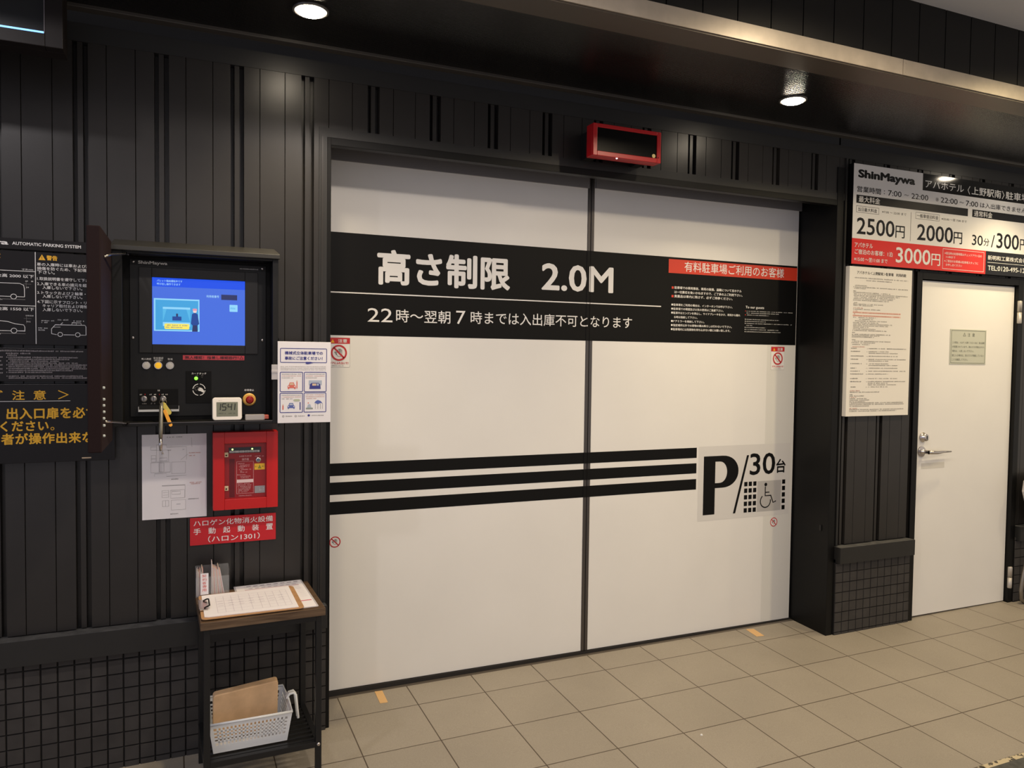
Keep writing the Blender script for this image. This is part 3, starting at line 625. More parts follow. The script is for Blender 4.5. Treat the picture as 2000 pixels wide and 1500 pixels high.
for s_, x0, x1, z, h in (('車の入庫時には車および駐車機の', -1.041, -.848, 1.738, .011), ('損傷を防ぐため、下記項目を守り', -1.041, -.848, 1.7245, .011), ('下さい。', -1.041, -.990, 1.712, .011), ('1.取扱説明書を遵守して下さい。', -1.041, -.873, 1.691, .011), ('2.入庫できる車の諸元を超えた車は', -1.041, -.848, 1.674, .011), ('入庫しないで下さい。', -1.026, -.910, 1.662, .011), ('3.トラックおよび２輪車・３輪車は', -1.041, -.846, 1.645, .011), ('入庫しないで下さい。', -1.026, -.910, 1.633, .011), ('4.下図に示すフロント・リヤバンパ', -1.041, -.846, 1.615, .011), ('キャリア取付および荷物積載車は', -1.026, -.846, 1.602, .011), ('入庫しないで下さい。', -1.026, -.910, 1.589, .011)): m.text(s_, x0, x1, z, z + h, y, WHITEV, .008)
lw = .0017
def wheel(cx, cz, r=.009): m.ring(cx, cz, r, lw, y, WHITEV, 20)
m.stroke([(-1.33, 1.634), (-1.34, 1.66), (-1.28, 1.6775), (-1.090, 1.6775), (-1.079, 1.672), (-1.077, 1.66), (-1.077, 1.634), (-1.098, 1.634)], lw, y, WHITEV); m.stroke([(-1.117, 1.634), (-1.33, 1.634)], lw, y, WHITEV); wheel(-1.1075, 1.634); wheel(-1.285, 1.634); m.rect(-1.36, -1.075, 1.6245, 1.6258, y, GREYI)
m.stroke([(-1.33, 1.522), (-1.33, 1.535), (-1.28, 1.540), (-1.25, 1.556), (-1.165, 1.556), (-1.125, 1.552), (-1.104, 1.545), (-1.080, 1.542), (-1.077, 1.535), (-1.077, 1.522), (-1.098, 1.522)], lw, y, WHITEV); m.stroke([(-1.117, 1.522), (-1.33, 1.522)], lw, y, WHITEV); wheel(-1.1075, 1.5225); wheel(-1.285, 1.5225); m.rect(-1.36, -1.075, 1.5125, 1.5138, y, GREYI)
for z in (1.680, 1.567):
    m.greek(-1.074, -1.052, z + .004, .004, y, WHITEV); m.greek(-1.072, -1.060, z - .016, .004, y, WHITEV); m.rect(-1.080, -1.058, z - .004, z - .0032, y, GREYI); m.rect(-1.0725, -1.0717, z - .02, z + .004, y, GREYI); m.greek(-1.148, -1.138, z - .058, .005, y, WHITEV)
m.stroke([(-1.001, 1.515), (-1.001, 1.531), (-.990, 1.545), (-.903, 1.5455), (-.900, 1.540), (-.900, 1.512), (-.916, 1.512)], lw, y, WHITEV); m.stroke([(-.934, 1.512), (-.966, 1.512)], lw, y, WHITEV); m.stroke([(-.986, 1.512), (-1.001, 1.515)], lw, y, WHITEV); wheel(-.976, 1.513, .0078); wheel(-.9245, 1.513, .0078)
m.stroke([(-.942, 1.546), (-.941, 1.553), (-.915, 1.553), (-.914, 1.546)], lw * .8, y, WHITEV); m.rect(-.929, -.928, 1.546, 1.553, y, WHITEV)
m.stroke([(-.976, 1.545), (-.968, 1.553)], lw, y, WHITEV); m.stroke([(-.995, 1.537), (-.975, 1.5375)], lw * .7, y, WHITEV)
for x0, x1, z in ((-1.030, -.993, 1.556), (-1.030, -1.012, 1.550), (-.983, -.952, 1.560), (-.937, -.905, 1.557), (-1.039, -1.012, 1.531), (-1.039, -1.020, 1.5245)): m.greek(x0, x1, z, .004, y, WHITEV)
m.build('lettering', t, label='white lettering and vehicle outlines')
m = MB(); m.poly([(-1.0365, 1.7575), (-1.0165, 1.7575), (-1.0265, 1.776)], y, YEL); m.build('warning_triangle', t, label='yellow warning triangle'); m = MB(); m.text('警告', -1.0135, -.982, 1.7575, 1.774, y, YEL, .03); m.build('heading', t, label='yellow heading'); m = MB(); m.text('注意', -1.20, -1.1425, 1.757, 1.775, y, YEL, .03); m.build('heading', t, label='yellow heading')
m = MB(); m.rect(-1.0272, -1.0258, 1.763, 1.770, y - .0004, SIGNK); m.rect(-1.0272, -1.0258, 1.7597, 1.7615, y - .0004, SIGNK); m.build('exclamation', t)
t = thing('sign_plate', 'black plate of dense tiny white print below the vehicle outlines', 'sign', (-1.2, WY, 1.36), 0, 'black instruction plates')
plate(1.356, 1.466, SIGNK).build('board', t, .001)
m = MB(); PW = mat('pale_print', (.55, .50, .50), .6)
m.greek(-1.30, -.908, 1.4545, .0045, YS, PW, .95); m.greek(-1.131, -1.062, 1.446, .0045, YS, PW, .95); m.greek(-1.127, -1.10, 1.440, .0045, YS, PW, .95)
for i in range(12):
    if i == 9: continue
    m.greek(-1.124, (-.925, -.95, -.98, -.925, -.87, -.86, -.86, -.94, -1.0, 0, -.91, -.87)[i], 1.4335 - .0062 * i, .0042, YS, PW, .95)
for i in (0, 2, 4, 6, 8, 10): m.greek(-1.130, -1.1265, 1.4335 - .0062 * i, .0042, YS, PW, 1)
for i in range(5): m.greek(-1.45, -1.140, 1.434 - .013 * i, .0042, YS, PW, .9)
m.build('print', t, label='dense tiny white print')
t = thing('sign_plate', 'black plate with large yellow lettering, lowest of the stacked wall signs', 'sign', (-1.2, WY, 1.08), 0, 'black instruction plates')
plate(1.085, 1.347, SIGNK).build('board', t, .001)
m = MB()
for c, x0, x1 in (('ご', -1.186, -1.1405), ('注', -1.1145, -1.0795), ('意', -1.0545, -1.019)): m.text(c, x0, x1, 1.2945, 1.3265, YS, YEL, .015)
m.stroke([(-.983, 1.325), (-.955, 1.311), (-.983, 1.297)], .0032, YS, YEL); m.rect(-1.25, -.948, 1.2895, 1.291, YS, WHITEV)
def run(s_, x, z, h, pitch):
    for c in s_:
        if c not in ' 。': 
            g = glyphs(c)
            for q, (ox, oz) in enumerate(shifts(.028)): m.add([(x + (a + ox) * pitch * .97, YS - q * 2.5e-5, z + (b + oz + .12) * h) for a, b in g[0]], g[1], YEL)
        elif c == '。': m.ring(x + .008, z + .008, .0055, .002, YS, YEL, 16)
        x += pitch
run('出入口扉を必ず閉', -1.134, 1.230, .0395, .0385); run('確認してください。', -1.301, 1.1895, .0375, .0365); run('者が操作出来なく', -1.147, 1.1465, .0385, .0385)
m.build('lettering', t, label='large yellow lettering')
m = MB(); m.box(-.915, -.887, YS - .002, YS + .0005, 1.0935, 1.0975, mat('tan_glint', (.5, .38, .25), .5)); m.build('edge_glint', t, label='small tan glint painted at the bottom edge')  # tan sliver stands for a glint on the board's lower edge

# ------------------------------------------------------------------ monitor at the upper left
mo = thing('hanging_monitor', 'dark boxed screen with a blue light line hanging from the soffit', 'display', (-1.3, -.42, 2.34))
FR = mat('monitor_frame_brown', (.008, .005, .0042), .45, 0, .3)
m = MB(); m.box(-1.75, -.922, -.36, -.30, 2.347, 2.560, FR)
m.box(-.968, -.922, -.40, -.36, 2.347, 2.560, FR); m.box(-1.75, -.968, -.40, -.36, 2.347, 2.385, FR); m.box(-1.75, -1.71, -.40, -.36, 2.385, 2.56, FR); m.box(-1.71, -.968, -.40, -.36, 2.545, 2.56, FR)
m.build('case', mo, .002, label='dark brown case')
m = MB(); m.box(-1.71, -.968, -.366, -.3605, 2.385, 2.545, mat('monitor_screen', (.016, .0165, .016), .35, 0, .4)); m.build('screen', mo, label='dark grey screen')
m = MB(); m.box(-1.71, -.970, -.397, -.390, 2.386, 2.391, mat('blue_led', (.2, .5, 1), .4, emit=((.22, .48, 1), 1.1))); m.build('light_strip', mo, label='blue light strip')
m = MB(); m.box(-.9705, -.968, -.4005, -.37, 2.385, 2.56, mat('grey_edge', (.12, .11, .12), .4)); m.build('edge_strip', mo)
for x in (-1.6, -1.05):
    m = MB(); m.box(x, x + .04, -.35, -.31, 2.56, 2.586, DARKM); m.build('hanger', mo)

# ------------------------------------------------------------------ control cabinet
cb = thing('control_cabinet', 'black parking control cabinet with a lit blue touch screen and buttons', 'control panel', (-.55, WY, 1.21))
CX0, CX1, CZ0, CZ1, CF, CP = -.812, -.288, 1.210, 1.800, -.212, -.125
m = MB()
m.box(CX0, CX1, CP + .012, WY - .001, CZ0, CZ1, CAB)
m.box(CX0, CX0 + .03, CF, CP + .012, CZ0, CZ1, CAB); m.box(CX1 - .020, CX1, CF, CP + .012, CZ0, CZ1, CAB); m.box(CX0 + .03, CX1 - .02, CF, CP + .012, CZ0, CZ0 + .012, CAB); m.box(CX0 + .03, CX1 - .02, CF, CP + .012, CZ1 - .018, CZ1, CAB)
m.build('housing', cb, .0015)
m = MB(); HM = mat('hood_paint', (.026, .025, .022), .4)
m.hexa([(CX0 - .004, -.228, 1.789), (CX1 + .004, -.228, 1.789), (CX1 + .004, WY - .001, 1.801), (CX0 - .004, WY - .001, 1.801), (CX0 - .004, -.228, 1.805), (CX1 + .004, -.228, 1.805), (CX1 + .004, WY - .001, 1.846), (CX0 - .004, WY - .001, 1.846)], HM)
m.build('rain_hood', cb, .002, label='sloping dark grey hood')
m = MB(); m.box(CX0 + .03, CX1 - .02, CP + .004, CP + .012, CZ0 + .012, CZ1 - .018, CABD); m.build('inner_back', cb)
m = MB(); m.box(-.764, -.322, CP, CP + .008, 1.236, 1.772, CAB); pl = m.build('panel_plate', cb, .001)
m = MB(); y = CP - .0005; m.text('ShinMaywa', -.738, -.647, 1.7545, 1.7685, y, WHITEV, .03); m.build('logo', pl, label='white maker lettering'); m = MB(); m.greek(-.412, -.349, 1.757, .004, y, WHITEV); m.build('small_print', pl)
for x, z in ((-.753, 1.7645), (-.334, 1.7635), (-.755, 1.506), (-.334, 1.506)):
    m = MB(); m.lathe((x, CP, z), (0, -1, 0), [(.005, 0), (.004, .003), (0, .004)], CHROME, 14); m.build('screw', pl)
# monitor
m = MB(); m.box(-.736, -.696, CP - .007, CP, 1.455, 1.747, BEZEL); m.box(-.394, -.350, CP - .007, CP, 1.455, 1.747, BEZEL); m.box(-.696, -.394, CP - .007, CP, 1.455, 1.485, BEZEL); m.box(-.696, -.394, CP - .007, CP, 1.714, 1.747, BEZEL); mon = m.build('monitor_bezel', cb, .0015, label='dark grey bezel of the touch screen')
def em(name, c, s): return mat(name, tuple(q * .15 for q in c), .4, emit=(c, s * .66))
SB = em('screen_blue', (.055, .15, .72), 1.0); SB2 = em('screen_bright_blue', (.004, .075, .80), 1.0); SC = em('screen_cyan', (.28, .66, .95), 1.0); SC2 = em('screen_teal', (.05, .36, .72), 1.0); SW = em('screen_white', (.45, .80, 1.0), 1.0); SY = em('screen_yellow', (.95, .80, .12), 1.0); SD = em('screen_dark', (.02, .03, .12), 1.0); SN = em('screen_navy', (.01, .06, .30), 1.0)
x0, x1, z0, z1 = -.695, -.394, 1.485, 1.714
ys = CP - .002
m = MB(); m.box(x0, x1, ys, CP - .0002, z0, z1, SB); scr = m.build('screen', mon, label='lit blue touch screen')
m = MB(); ya = ys - .0004; yb1 = ys - .0008; yb2 = ys - .0012
def sxz(zx, zy): return (x0 + (zx - 365) / 680 * (x1 - x0), z1 - (zy - (305 + (zx - 365) * .05)) / 480 * (z1 - z0))
m.rect(x0, x1, 1.6835, z1, ya, SB2)
m.text('パレット格納運転中です', -.680, -.600, 1.6995, 1.7075, yb1, SW); m.text('呼び出し操作できます', -.680, -.606, 1.6885, 1.6965, yb1, SW)
m.text('利用者番号', -.522, -.481, 1.6515, 1.6605, yb1, SW)
m.rect(-.4735, -.4205, 1.6455, 1.664, ya, SD)
m.rrect(-.446, -.419, 1.6045, 1.629, .002, yb1, ya, SC); m.greek(-.443, -.423, 1.614, .006, yb2, SC2)
m.rect(-.690, -.545, 1.531, 1.643, ya, SC); m.rect(-.685, -.549, 1.535, 1.638, yb1, SC2)
m.rect(-.662, -.575, 1.548, 1.614, yb2, SC); m.rect(-.662, -.575, 1.562, 1.607, yb2 - .0002, em('screen_mid_teal', (.09, .47, .80), 1.0))
m.poly([(-.662, 1.562), (-.650, 1.607), (-.587, 1.607), (-.575, 1.562)], yb2 - .0004, SC2)
m.rect(-.632, -.603, 1.568, 1.582, yb2 - .0006, SN); m.rect(-.620, -.614, 1.582, 1.592, yb2 - .0006, SD)
m.rrect(-.657, -.578, 1.538, 1.557, .004, yb2 - .001, yb2 - .0008, SY); m.greek(-.653, -.584, 1.5495, .004, yb2 - .0014, SN); m.greek(-.653, -.600, 1.5425, .004, yb2 - .0014, SN)
# attendant figure on the screen: plain generic figure
xf = -.560; yy = yb2 - .0018
m.disc(xf, 1.602, .0062, yy, em('screen_skin', (.8, .62, .62), 1), 16); m.rrect(xf - .007, xf + .007, 1.604, 1.611, .003, yy - .0004, yy, em('screen_rose', (.75, .30, .42), 1))
m.poly([(xf - .013, 1.558), (xf - .009, 1.592), (xf, 1.597), (xf + .009, 1.592), (xf + .014, 1.558), (xf + .006, 1.551), (xf - .006, 1.551)], yy, SN); m.poly([(xf - .009, 1.531), (xf - .007, 1.553), (xf + .008, 1.553), (xf + .009, 1.531)], yy - .0002, SD)
m.build('screen_graphics', scr, label='light blue garage picture and text on the screen')
# buttons
WB = mat('lens_white', (.60, .58, .55), .35); YB_ = mat('lens_yellow', (.90, .50, .02), .35, emit=((1, .55, .02), .25))
for x, mt, lab in ((-.714, WB, 'white push button'), (-.677, YB_, 'yellow push button'), (-.640, WB, 'white push button')):
    m = MB(); m.lathe((x, CP, 1.412), (0, -1, 0), [(.0142, 0), (.0142, .004), (.0125, .007), (.0108, .007), (.0108, .004)], CHROME, 28); b = m.build('button', cb, label=lab)
    m = MB(); m.lathe((x, CP - .004, 1.412), (0, -1, 0), [(.0105, 0), (.0100, .004), (0, .0048)], mt, 28); m.build('cap', b)
m = MB(); y = CP - .0005
m.text('無人確認', -.729, -.699, 1.4305, 1.4375, y, WHITEV); m.build('caption', pl); m = MB(); m.text('安全確認', -.692, -.661, 1.434, 1.441, y, WHITEV); m.text('（起動）', -.690, -.664, 1.4265, 1.433, y, WHITEV); m.build('caption', pl); m = MB(); m.text('取消', -.647, -.632, 1.4305, 1.4375, y, WHITEV)
m.build('caption', pl); m = MB(); m.text('非常停止', -.396, -.363, 1.3215, 1.329, y, WHITEV, .01); m.build('caption', pl)
m = MB(); LR = mat('label_tape_red', (.60, .055, .07), .45); m.box(-.599, -.396, CP - .0012, CP - .0002, 1.4325, 1.4485, LR); q = m.build('label_tape', cb, label='red label tape with dark writing')
m = MB(); m.text('無人確認！指差し確認励行！', -.592, -.416, 1.4352, 1.4462, CP - .0016, mat('dark_red_ink', (.05, .004, .01), .5), .02); m.stroke([(-.412, 1.436), (-.400, 1.436), (-.406, 1.446)], .0015, CP - .0016, MATS['dark_red_ink'], True); m.build('writing', q)
m = MB(); m.box(-.590, -.5065, CP - .0018, CP, 1.280, 1.3935, BLACKV); cr = m.build('card_reader', cb, .001, label='black card reader plate')
m = MB(); y = CP - .0005; m.text('カードタッチ', -.571, -.523, 1.381, 1.388, y - .0018, WHITEV, .01); m.greek(-.562, -.550, 1.3755, .004, y - .0018, GREYI); m.greek(-.544, -.533, 1.3755, .004, y - .0018, GREYI); m.build('caption', cr)
m = MB(); m.lathe((-.5565, CP - .0018, 1.3675), (0, -1, 0), [(.0062, 0), (.005, .0035), (0, .005)], mat('green_led', (.2, .8, .1), .4, emit=((.25, .9, .05), 1.0)), 18); m.build('green_lamp', cr, label='lit green lamp')
m = MB(); m.lathe((-.538, CP - .0018, 1.3695), (0, -1, 0), [(.004, 0), (.003, .002), (0, .003)], DARKM, 14); m.build('unlit_lamp', cr)
m = MB(); y = CP - .0024
for a in (8, 98, 188, 278): m.ring(-.547, 1.328, .0212, .0024, y, WHITEV, 10, a, a + 74)
m.poly([(-.551, 1.330), (-.545, 1.336), (-.537, 1.333), (-.527, 1.319), (-.531, 1.316), (-.541, 1.322), (-.549, 1.324)], y, WHITEV); m.stroke([(-.562, 1.334), (-.552, 1.340), (-.546, 1.331), (-.557, 1.325)], .001, y, GREYI, True)
m.build('touch_symbol', cr, label='white hand and ring symbol')
m = MB(); m.box(-.739, -.614, CP - .0015, CP, 1.276, 1.331, BLACKV); ks = m.build('key_switch_plate', cb, .001)
for x in (-.722, -.692, -.662):
    m = MB(); m.lathe((x, CP - .0015, 1.297), (0, -1, 0), [(.0102, 0), (.0100, .003), (.007, .0045), (0, .0045)], mat('switch_grey', (.28, .27, .27), .35, .7), 26); m.box(x - .001, x + .001, CP - .0068, CP - .0058, 1.291, 1.303, BLACKI); m.build('key_switch', ks, label='grey round key switch')
m = MB(); y = CP - .0022
m.rect(-.6785, -.677, 1.323, 1.3285, y, WHITEV); m.rect(-.6745, -.673, 1.323, 1.3285, y, WHITEV)
for x, c in ((-.732, WHITEV), (-.717, REDI), (-.702, WHITEV), (-.688, WHITEV), (-.676, REDI), (-.664, WHITEV), (-.652, WHITEV)): m.greek(x - .003, x + .004, 1.310, .0045, y, c)
for x in (-.722, -.690, -.662): m.greek(x - .011, x + .011, 1.2785, .005, y, GREYI)
m.build('switch_captions', ks)
m = MB(); TR = mat('bright_tray', (.62, .58, .48), .18, .95)
m.box(-.738, -.612, -.152, CP, 1.2545, 1.2565, TR); m.box(-.738, -.612, -.153, -.1515, 1.2545, 1.262, TR); m.box(-.7385, -.737, -.152, CP, 1.2545, 1.272, TR); m.box(-.613, -.6115, -.152, CP, 1.2545, 1.274, TR); m.build('key_tray', ks, label='shiny metal tray under the key switches')
m = MB(); m.lathe((-.3795, CP, 1.2915), (0, -1, 0), [(.0225, 0), (.0225, .006), (.019, .009)], mat('stop_yellow', (.80, .46, .10), .4), 32); m.lathe((-.3795, CP, 1.2915), (0, -1, 0), [(.019, .009), (0, .009)], MATS['stop_yellow'], 32); es = m.build('emergency_stop', cb, label='emergency stop with yellow collar')
m = MB(); m.lathe((-.3795, CP - .009, 1.2915), (0, -1, 0), [(.009, 0), (.009, .008), (.0135, .012), (.0135, .018), (.010, .022), (0, .024)], mat('stop_red', (.30, .006, .008), .3), 28); m.build('mushroom_button', es, label='dark red mushroom button')
m = MB(); m.box(CX0 + .03, CX1 - .02, CF - .001, CF + .002, CZ0 + .0095, CZ0 + .0125, ALU); m.build('lip_highlight', cb, label='thin metal strip as the highlight along the bottom lip')  # strip added as the edge highlight of the lip
# open door of the cabinet, swung towards the viewer
m = MB()
hx, hy, fx, fy, th = -.812, -.215, -.816, -.545, .034
m.hexa([(hx - th, hy, 1.166), (hx, hy, 1.166), (fx, fy, 1.166), (fx - th - .002, fy, 1.166), (hx - th, hy, 1.817), (hx, hy, 1.817), (fx, fy, 1.817), (fx - th - .002, fy, 1.817)][0:8], DOORLEAF)
dl = m.build('cabinet_door', cb, .003, label='dark brown cabinet door standing open')
for z, za, zb_ in ((1.779, 1.739, 1.753), (1.2215, 1.249, 1.243)):
    m = MB(); m.tube([(-.8145, -.46, za), (-.800, -.40, zb_), (-.782, -.30, (zb_ + z) / 2), (-.768, -.215, z), (-.764, -.205, z)], .0032, CHROME, 10); m.lathe((-.768, -.218, z), (.2, 1, 0), [(.0055, -.012), (.0055, .012)], CHROME, 12); m.build('door_stay', dl, label='bright metal stay rod')
PS = mat('pale_stud', (.55, .60, .58), .3)
for i, z in enumerate((1.352, 1.318, 1.300, 1.281, 1.262, 1.241, 1.211)):
    m = MB(); m.lathe((-.8158, -.505 + .004 * (i % 2), z), (1, 0, 0), [(.0042, 0), (.0042, .004), (.003, .006), (0, .0065)], PS, 12); m.build('stud', dl, label='small pale stud')

# things on and at the cabinet
ck = thing('digital_clock', 'small white digital clock reading 15:41 on the cabinet ledge', 'clock', (-.458, -.19, 1.2225))
m = MB(); m.rrect(-.0483, .0483, 0, .0795, .010, -.016, .004, mat('clock_white', (.82, .77, .70), .4), 6); 
def lean(mbx, loc, ax): return mbx.xform(Matrix.Translation(loc) @ Matrix.Rotation(ax, 4, 'X'))
CKL = (-.458, -.192, 1.2226)
lean(m, CKL, math.radians(-8)).build('case', ck, .003, 3)
m = MB(); m.rect(-.035, .035, .013, .063, -.0164, mat('lcd', (.17, .18, .13), .3)); lean(m, CKL, math.radians(-8)).build('display', ck, label='grey green liquid crystal display')
m = MB(); LCK = mat('lcd_ink', (.015, .016, .012), .4)
SEG = {'1': 'bc', '5': 'afgcd', '4': 'fgbc'}
def seg7(ch, x, z, w, h, y, t=.0032, sl=.10):
    P = {'a': ((0, 1), (1, 1)), 'g': ((0, .5), (1, .5)), 'd': ((0, 0), (1, 0)), 'f': ((0, .5), (0, 1)), 'b': ((1, .5), (1, 1)), 'e': ((0, 0), (0, .5)), 'c': ((1, 0), (1, .5))}
    for s_ in SEG[ch]: m.stroke([(x + p * w + q * h * sl, z + q * h) for p, q in P[s_]], t, y, LCK)
for ch, x in (('1', -.0345), ('5', -.017), ('4', .0015), ('1', .0125)): seg7(ch, x, .035, .0115, .0225, -.0168)
for z in (.0415, .0505): m.rect(-.0015, .0005, z, z + .002, -.0168, LCK)
m.greek(-.028, .026, .022, .004, -.0168, mat('lcd_faint', (.09, .10, .07), .4)); m.greek(-.034, -.018, .0675, .002, -.0168, GREYI); lean(m, CKL, math.radians(-8)).build('digits', ck, label='black digits 15:41')
ky = thing('key_bundle', 'key with yellow and orange tags and a metal strap hanging from the key switch', 'key', (-.662, -.13, 1.297))
m = MB(); m.box(-.6645, -.6595, -.152, CP - .0070, 1.2955, 1.2985, CHROME); m.lathe((-.662, -.160, 1.297), (1, 0, 0), [(.0105, -.0014), (.0105, .0014)], CHROME, 20); m.box(-.6634, -.6606, -.1695, -.152, 1.289, 1.305, CHROME); m.build('key', ky, .0008, label='silver key')
m = MB(); m.tube([(-.662 + .011 * math.sin(a) , -.166 - .004 * math.cos(a), 1.288 + .011 * math.cos(a)) for a in [i * math.pi / 8 for i in range(17)]], .0011, CHROME, 8); m.build('key_ring', ky)
m = MB(); m.tube([(-.664, -.168, 1.284), (-.6655, -.195, 1.281), (-.6665, -.220, 1.270), (-.668, -.224, 1.20), (-.6685, -.224, 1.172)], [.004, .0055, .0062, .0066, .0062], mat('dull_strap', (.30, .29, .24), .4, .6), 14); m.tube([(-.6685, -.224, 1.172), (-.6685, -.224, 1.150), (-.668, -.224, 1.128)], [.0052, .006, .0035], CHROME, 12); m.tube([(-.668, -.224, 1.134), (-.664, -.224, 1.122), (-.661, -.224, 1.118)], .002, CHROME, 8); m.build('metal_strap', ky, label='dull metal strap with a chrome clip end')
def tagbar(p0, p1, w, mt, name, lab):
    m = MB(); a, b = Vector(p0), Vector(p1); d = (b - a).normalized(); sd = d.cross(Vector((0, 1, 0))).normalized() * w; n = Vector((0, .0016, 0))
    ln = (b - a).length; P = []
    for k in range(9): t_ = math.pi * k / 8; P.append(a + sd * math.cos(t_) * 1 - d * w * math.sin(t_))
    for k in range(9): t_ = math.pi * k / 8; P.append(b - sd * math.cos(t_) + d * w * math.sin(t_))
    N = len(P); m.add([tuple(q - n) for q in P] + [tuple(q + n) for q in P], [tuple(range(N)), tuple(range(2 * N - 1, N - 1, -1))] + [(i, (i + 1) % N, N + (i + 1) % N, N + i) for i in range(N)], mt); m.build(name, ky, .0006, label=lab)
tagbar((-.660, -.172, 1.280), (-.6425, -.176, 1.252), .0072, mat('tag_yellow', (.72, .60, .12), .4), 'key_tag', 'yellow key tag')
tagbar((-.656, -.178, 1.258), (-.6375, -.2135, 1.2125), .0055, mat('tag_orange', (.85, .40, .06), .4), 'key_tag', 'orange key tag')
m = MB(); m.box(-.712, -.664, -.148, -.1455, 1.2575, 1.2605, mat('brass', (.75, .58, .18), .25, .9)); m.build('key_tag', ky, label='thin brass tag on the tray')
m = MB(); m.rrect(-.398, -.333, 1.2226, 1.2425, .003, -.200, -.178, clear_mat('clear_plastic', (.62, .58, .55), .15, .55)); lt = tag(m.build('clear_plastic_case', None, .002), 'small clear plastic case with a red end on the cabinet ledge', 'case')
m = MB(); m.box(-.336, -.319, -.198, -.180, 1.2255, 1.2405, mat('red_cap', (.50, .10, .06), .4)); m.build('end_cap', lt, .002, label='red end cap')

# safety poster on the cabinet side
ps = thing('safety_poster', 'white parking accident notice with four blue framed pictures beside the cabinet', 'poster', (-.2, -.205, 1.21))
m = MB(); m.box(-.2915, -.106, -.206, -.203, 1.2115, 1.5015, PAPER); m.build('sheet', ps, .0006)
m = MB(); m.box(-.312, -.288, -.2035, -.1995, 1.366, 1.419, mat('clear_clip', (.5, .48, .48), .25)); m.box(-.3125, -.2885, -.205, -.2005, 1.39, 1.40, MATS['clear_clip']); m.build('holder_clip', ps, .001, label='translucent holder clip')
for z in (1.506, 1.205):
    m = MB(); m.box(-.2872, -.281, -.2025, -.19, z - .006, z + .006, DARKM); m.build('holder_bracket', ps)
m = MB(); y = -.2065
def pxz(zx, zy): return (-.2905 + (zx - 70) / 840 * .1845, 1.5005 - (zy - 135) / 1240 * .288)
def prect(a, b, c, d, mt, yy=0.): (p0, q0), (p1, q1) = pxz(a, b), pxz(c, d); m.rect(p0, p1, q1, q0, y - yy, mt)
def ppoly(P, mt, yy=0.): m.poly([pxz(*p) for p in P], y - yy, mt)
def rframe(a, b, c, d, w, mt):
    (p0, q1), (p1, q0) = pxz(a, b), pxz(c, d); r = .003; P = []
    for cx, cz, aa in ((p1 - r, q1 - r, 0), (p0 + r, q1 - r, 90), (p0 + r, q0 + r, 180), (p1 - r, q0 + r, 270)):
        for i in range(5): t_ = math.radians(aa + 90 * i / 4); P.append((cx + r * math.cos(t_), cz + r * math.sin(t_)))
    m.stroke(P, w, y, mt, True)
rframe(108, 236, 842, 450, .0024, NAVY)
ppoly([(505, 440), (585, 440), (640, 452), (540, 476), (505, 470)], NAVY, .0003)
a, b = pxz(175, 330); c, d = pxz(780, 278); m.text('機械式立体駐車場での', a, c, b, d, y, NAVY, .03)
a, b = pxz(175, 412); c, d = pxz(775, 358); m.text('事故にご注意ください！', a, c, b, d, y, NAVY, .03)
for zy in (520, 544, 568): a, b = pxz(108, zy); c, d = pxz(832, zy); m.greek(a, c, b, .0022, y, GREYI, .95)
for (a0, b0, a1, b1), cols in (((105, 600, 458, 897), (DK, RI2, DK)), ((483, 600, 835, 900), (DK, RI2, DK)), ((103, 922, 456, 1218), (DK, RI2, DK)), ((480, 920, 832, 1216), (RI2, RI2, RI2))):
    rframe(a0, b0, a1, b1, .0026, NAVY)
    for i, cc in enumerate(cols): a, b = pxz(a0 + 25, b0 + 36 + i * 28); c, d = pxz(a1 - (25 if i < 2 else 150), b0); m.greek(a, c, b, .0026, y, cc, .95)
def car(cx, cy, w, mt, wm):
    h = w * .36
    ppoly([(cx - w * .5, cy), (cx - w * .5, cy - h * .75), (cx - w * .36, cy - h), (cx - w * .24, cy - h * 1.9), (cx + w * .24, cy - h * 1.9), (cx + w * .36, cy - h), (cx + w * .5, cy - h * .75), (cx + w * .5, cy)], mt)
    ppoly([(cx - w * .27, cy - h * 1.05), (cx - w * .18, cy - h * 1.7), (cx + w * .18, cy - h * 1.7), (cx + w * .27, cy - h * 1.05)], wm, .0003)
    for s_ in (-1, 1): prect(cx + s_ * w * .36 - w * .07, cy - h * .7, cx + s_ * w * .36 + w * .07, cy - h * .4, PAPER, .0003); prect(cx + s_ * w * .38 - w * .08, cy - 1, cx + s_ * w * .38 + w * .08, cy + h * .3, mt)
RC = mat('print_salmon', (.70, .16, .12), .5); BC = mat('print_blue', (.10, .14, .42), .5); LB = mat('print_pale_blue', (.42, .48, .58), .5); PK = mat('print_beige', (.70, .52, .36), .5)
car(285, 845, 130, RC, PK); prect(360, 745, 375, 850, RC); m.disc(*pxz(367, 735), .0022, y, PK, 12)
prect(555, 725, 765, 800, LB); ppoly([(565, 858), (572, 790), (600, 765), (715, 765), (740, 790), (748, 858)], NAVY, .0003); prect(610, 775, 675, 808, PK, .0006); prect(685, 775, 715, 808, LB, .0006)
car(277, 1150, 115, BC, LB); ppoly([(305, 1030), (330, 1014), (400, 1014), (422, 1030), (400, 1050), (330, 1050)], mat('print_sage', (.45, .50, .36), .5)); prect(140, 1110, 158, 1175, RC); m.disc(*pxz(149, 1100), .002, y, PK, 12); prect(410, 1060, 426, 1180, NAVY)
prect(510, 1150, 622, 1172, mat('print_green_grey', (.25, .30, .26), .5)); ppoly([(525, 1150), (545, 1095), (580, 1095), (600, 1150)], LB); m.disc(*pxz(548, 1075), .0022, y, RC, 12)
ppoly([(645, 1080), (665, 1048), (700, 1030), (745, 1045), (780, 1085), (745, 1078), (700, 1095), (665, 1078)], BC); 
for q in (660, 700, 740, 775): prect(q, 1085, q + 5, 1170, DK)
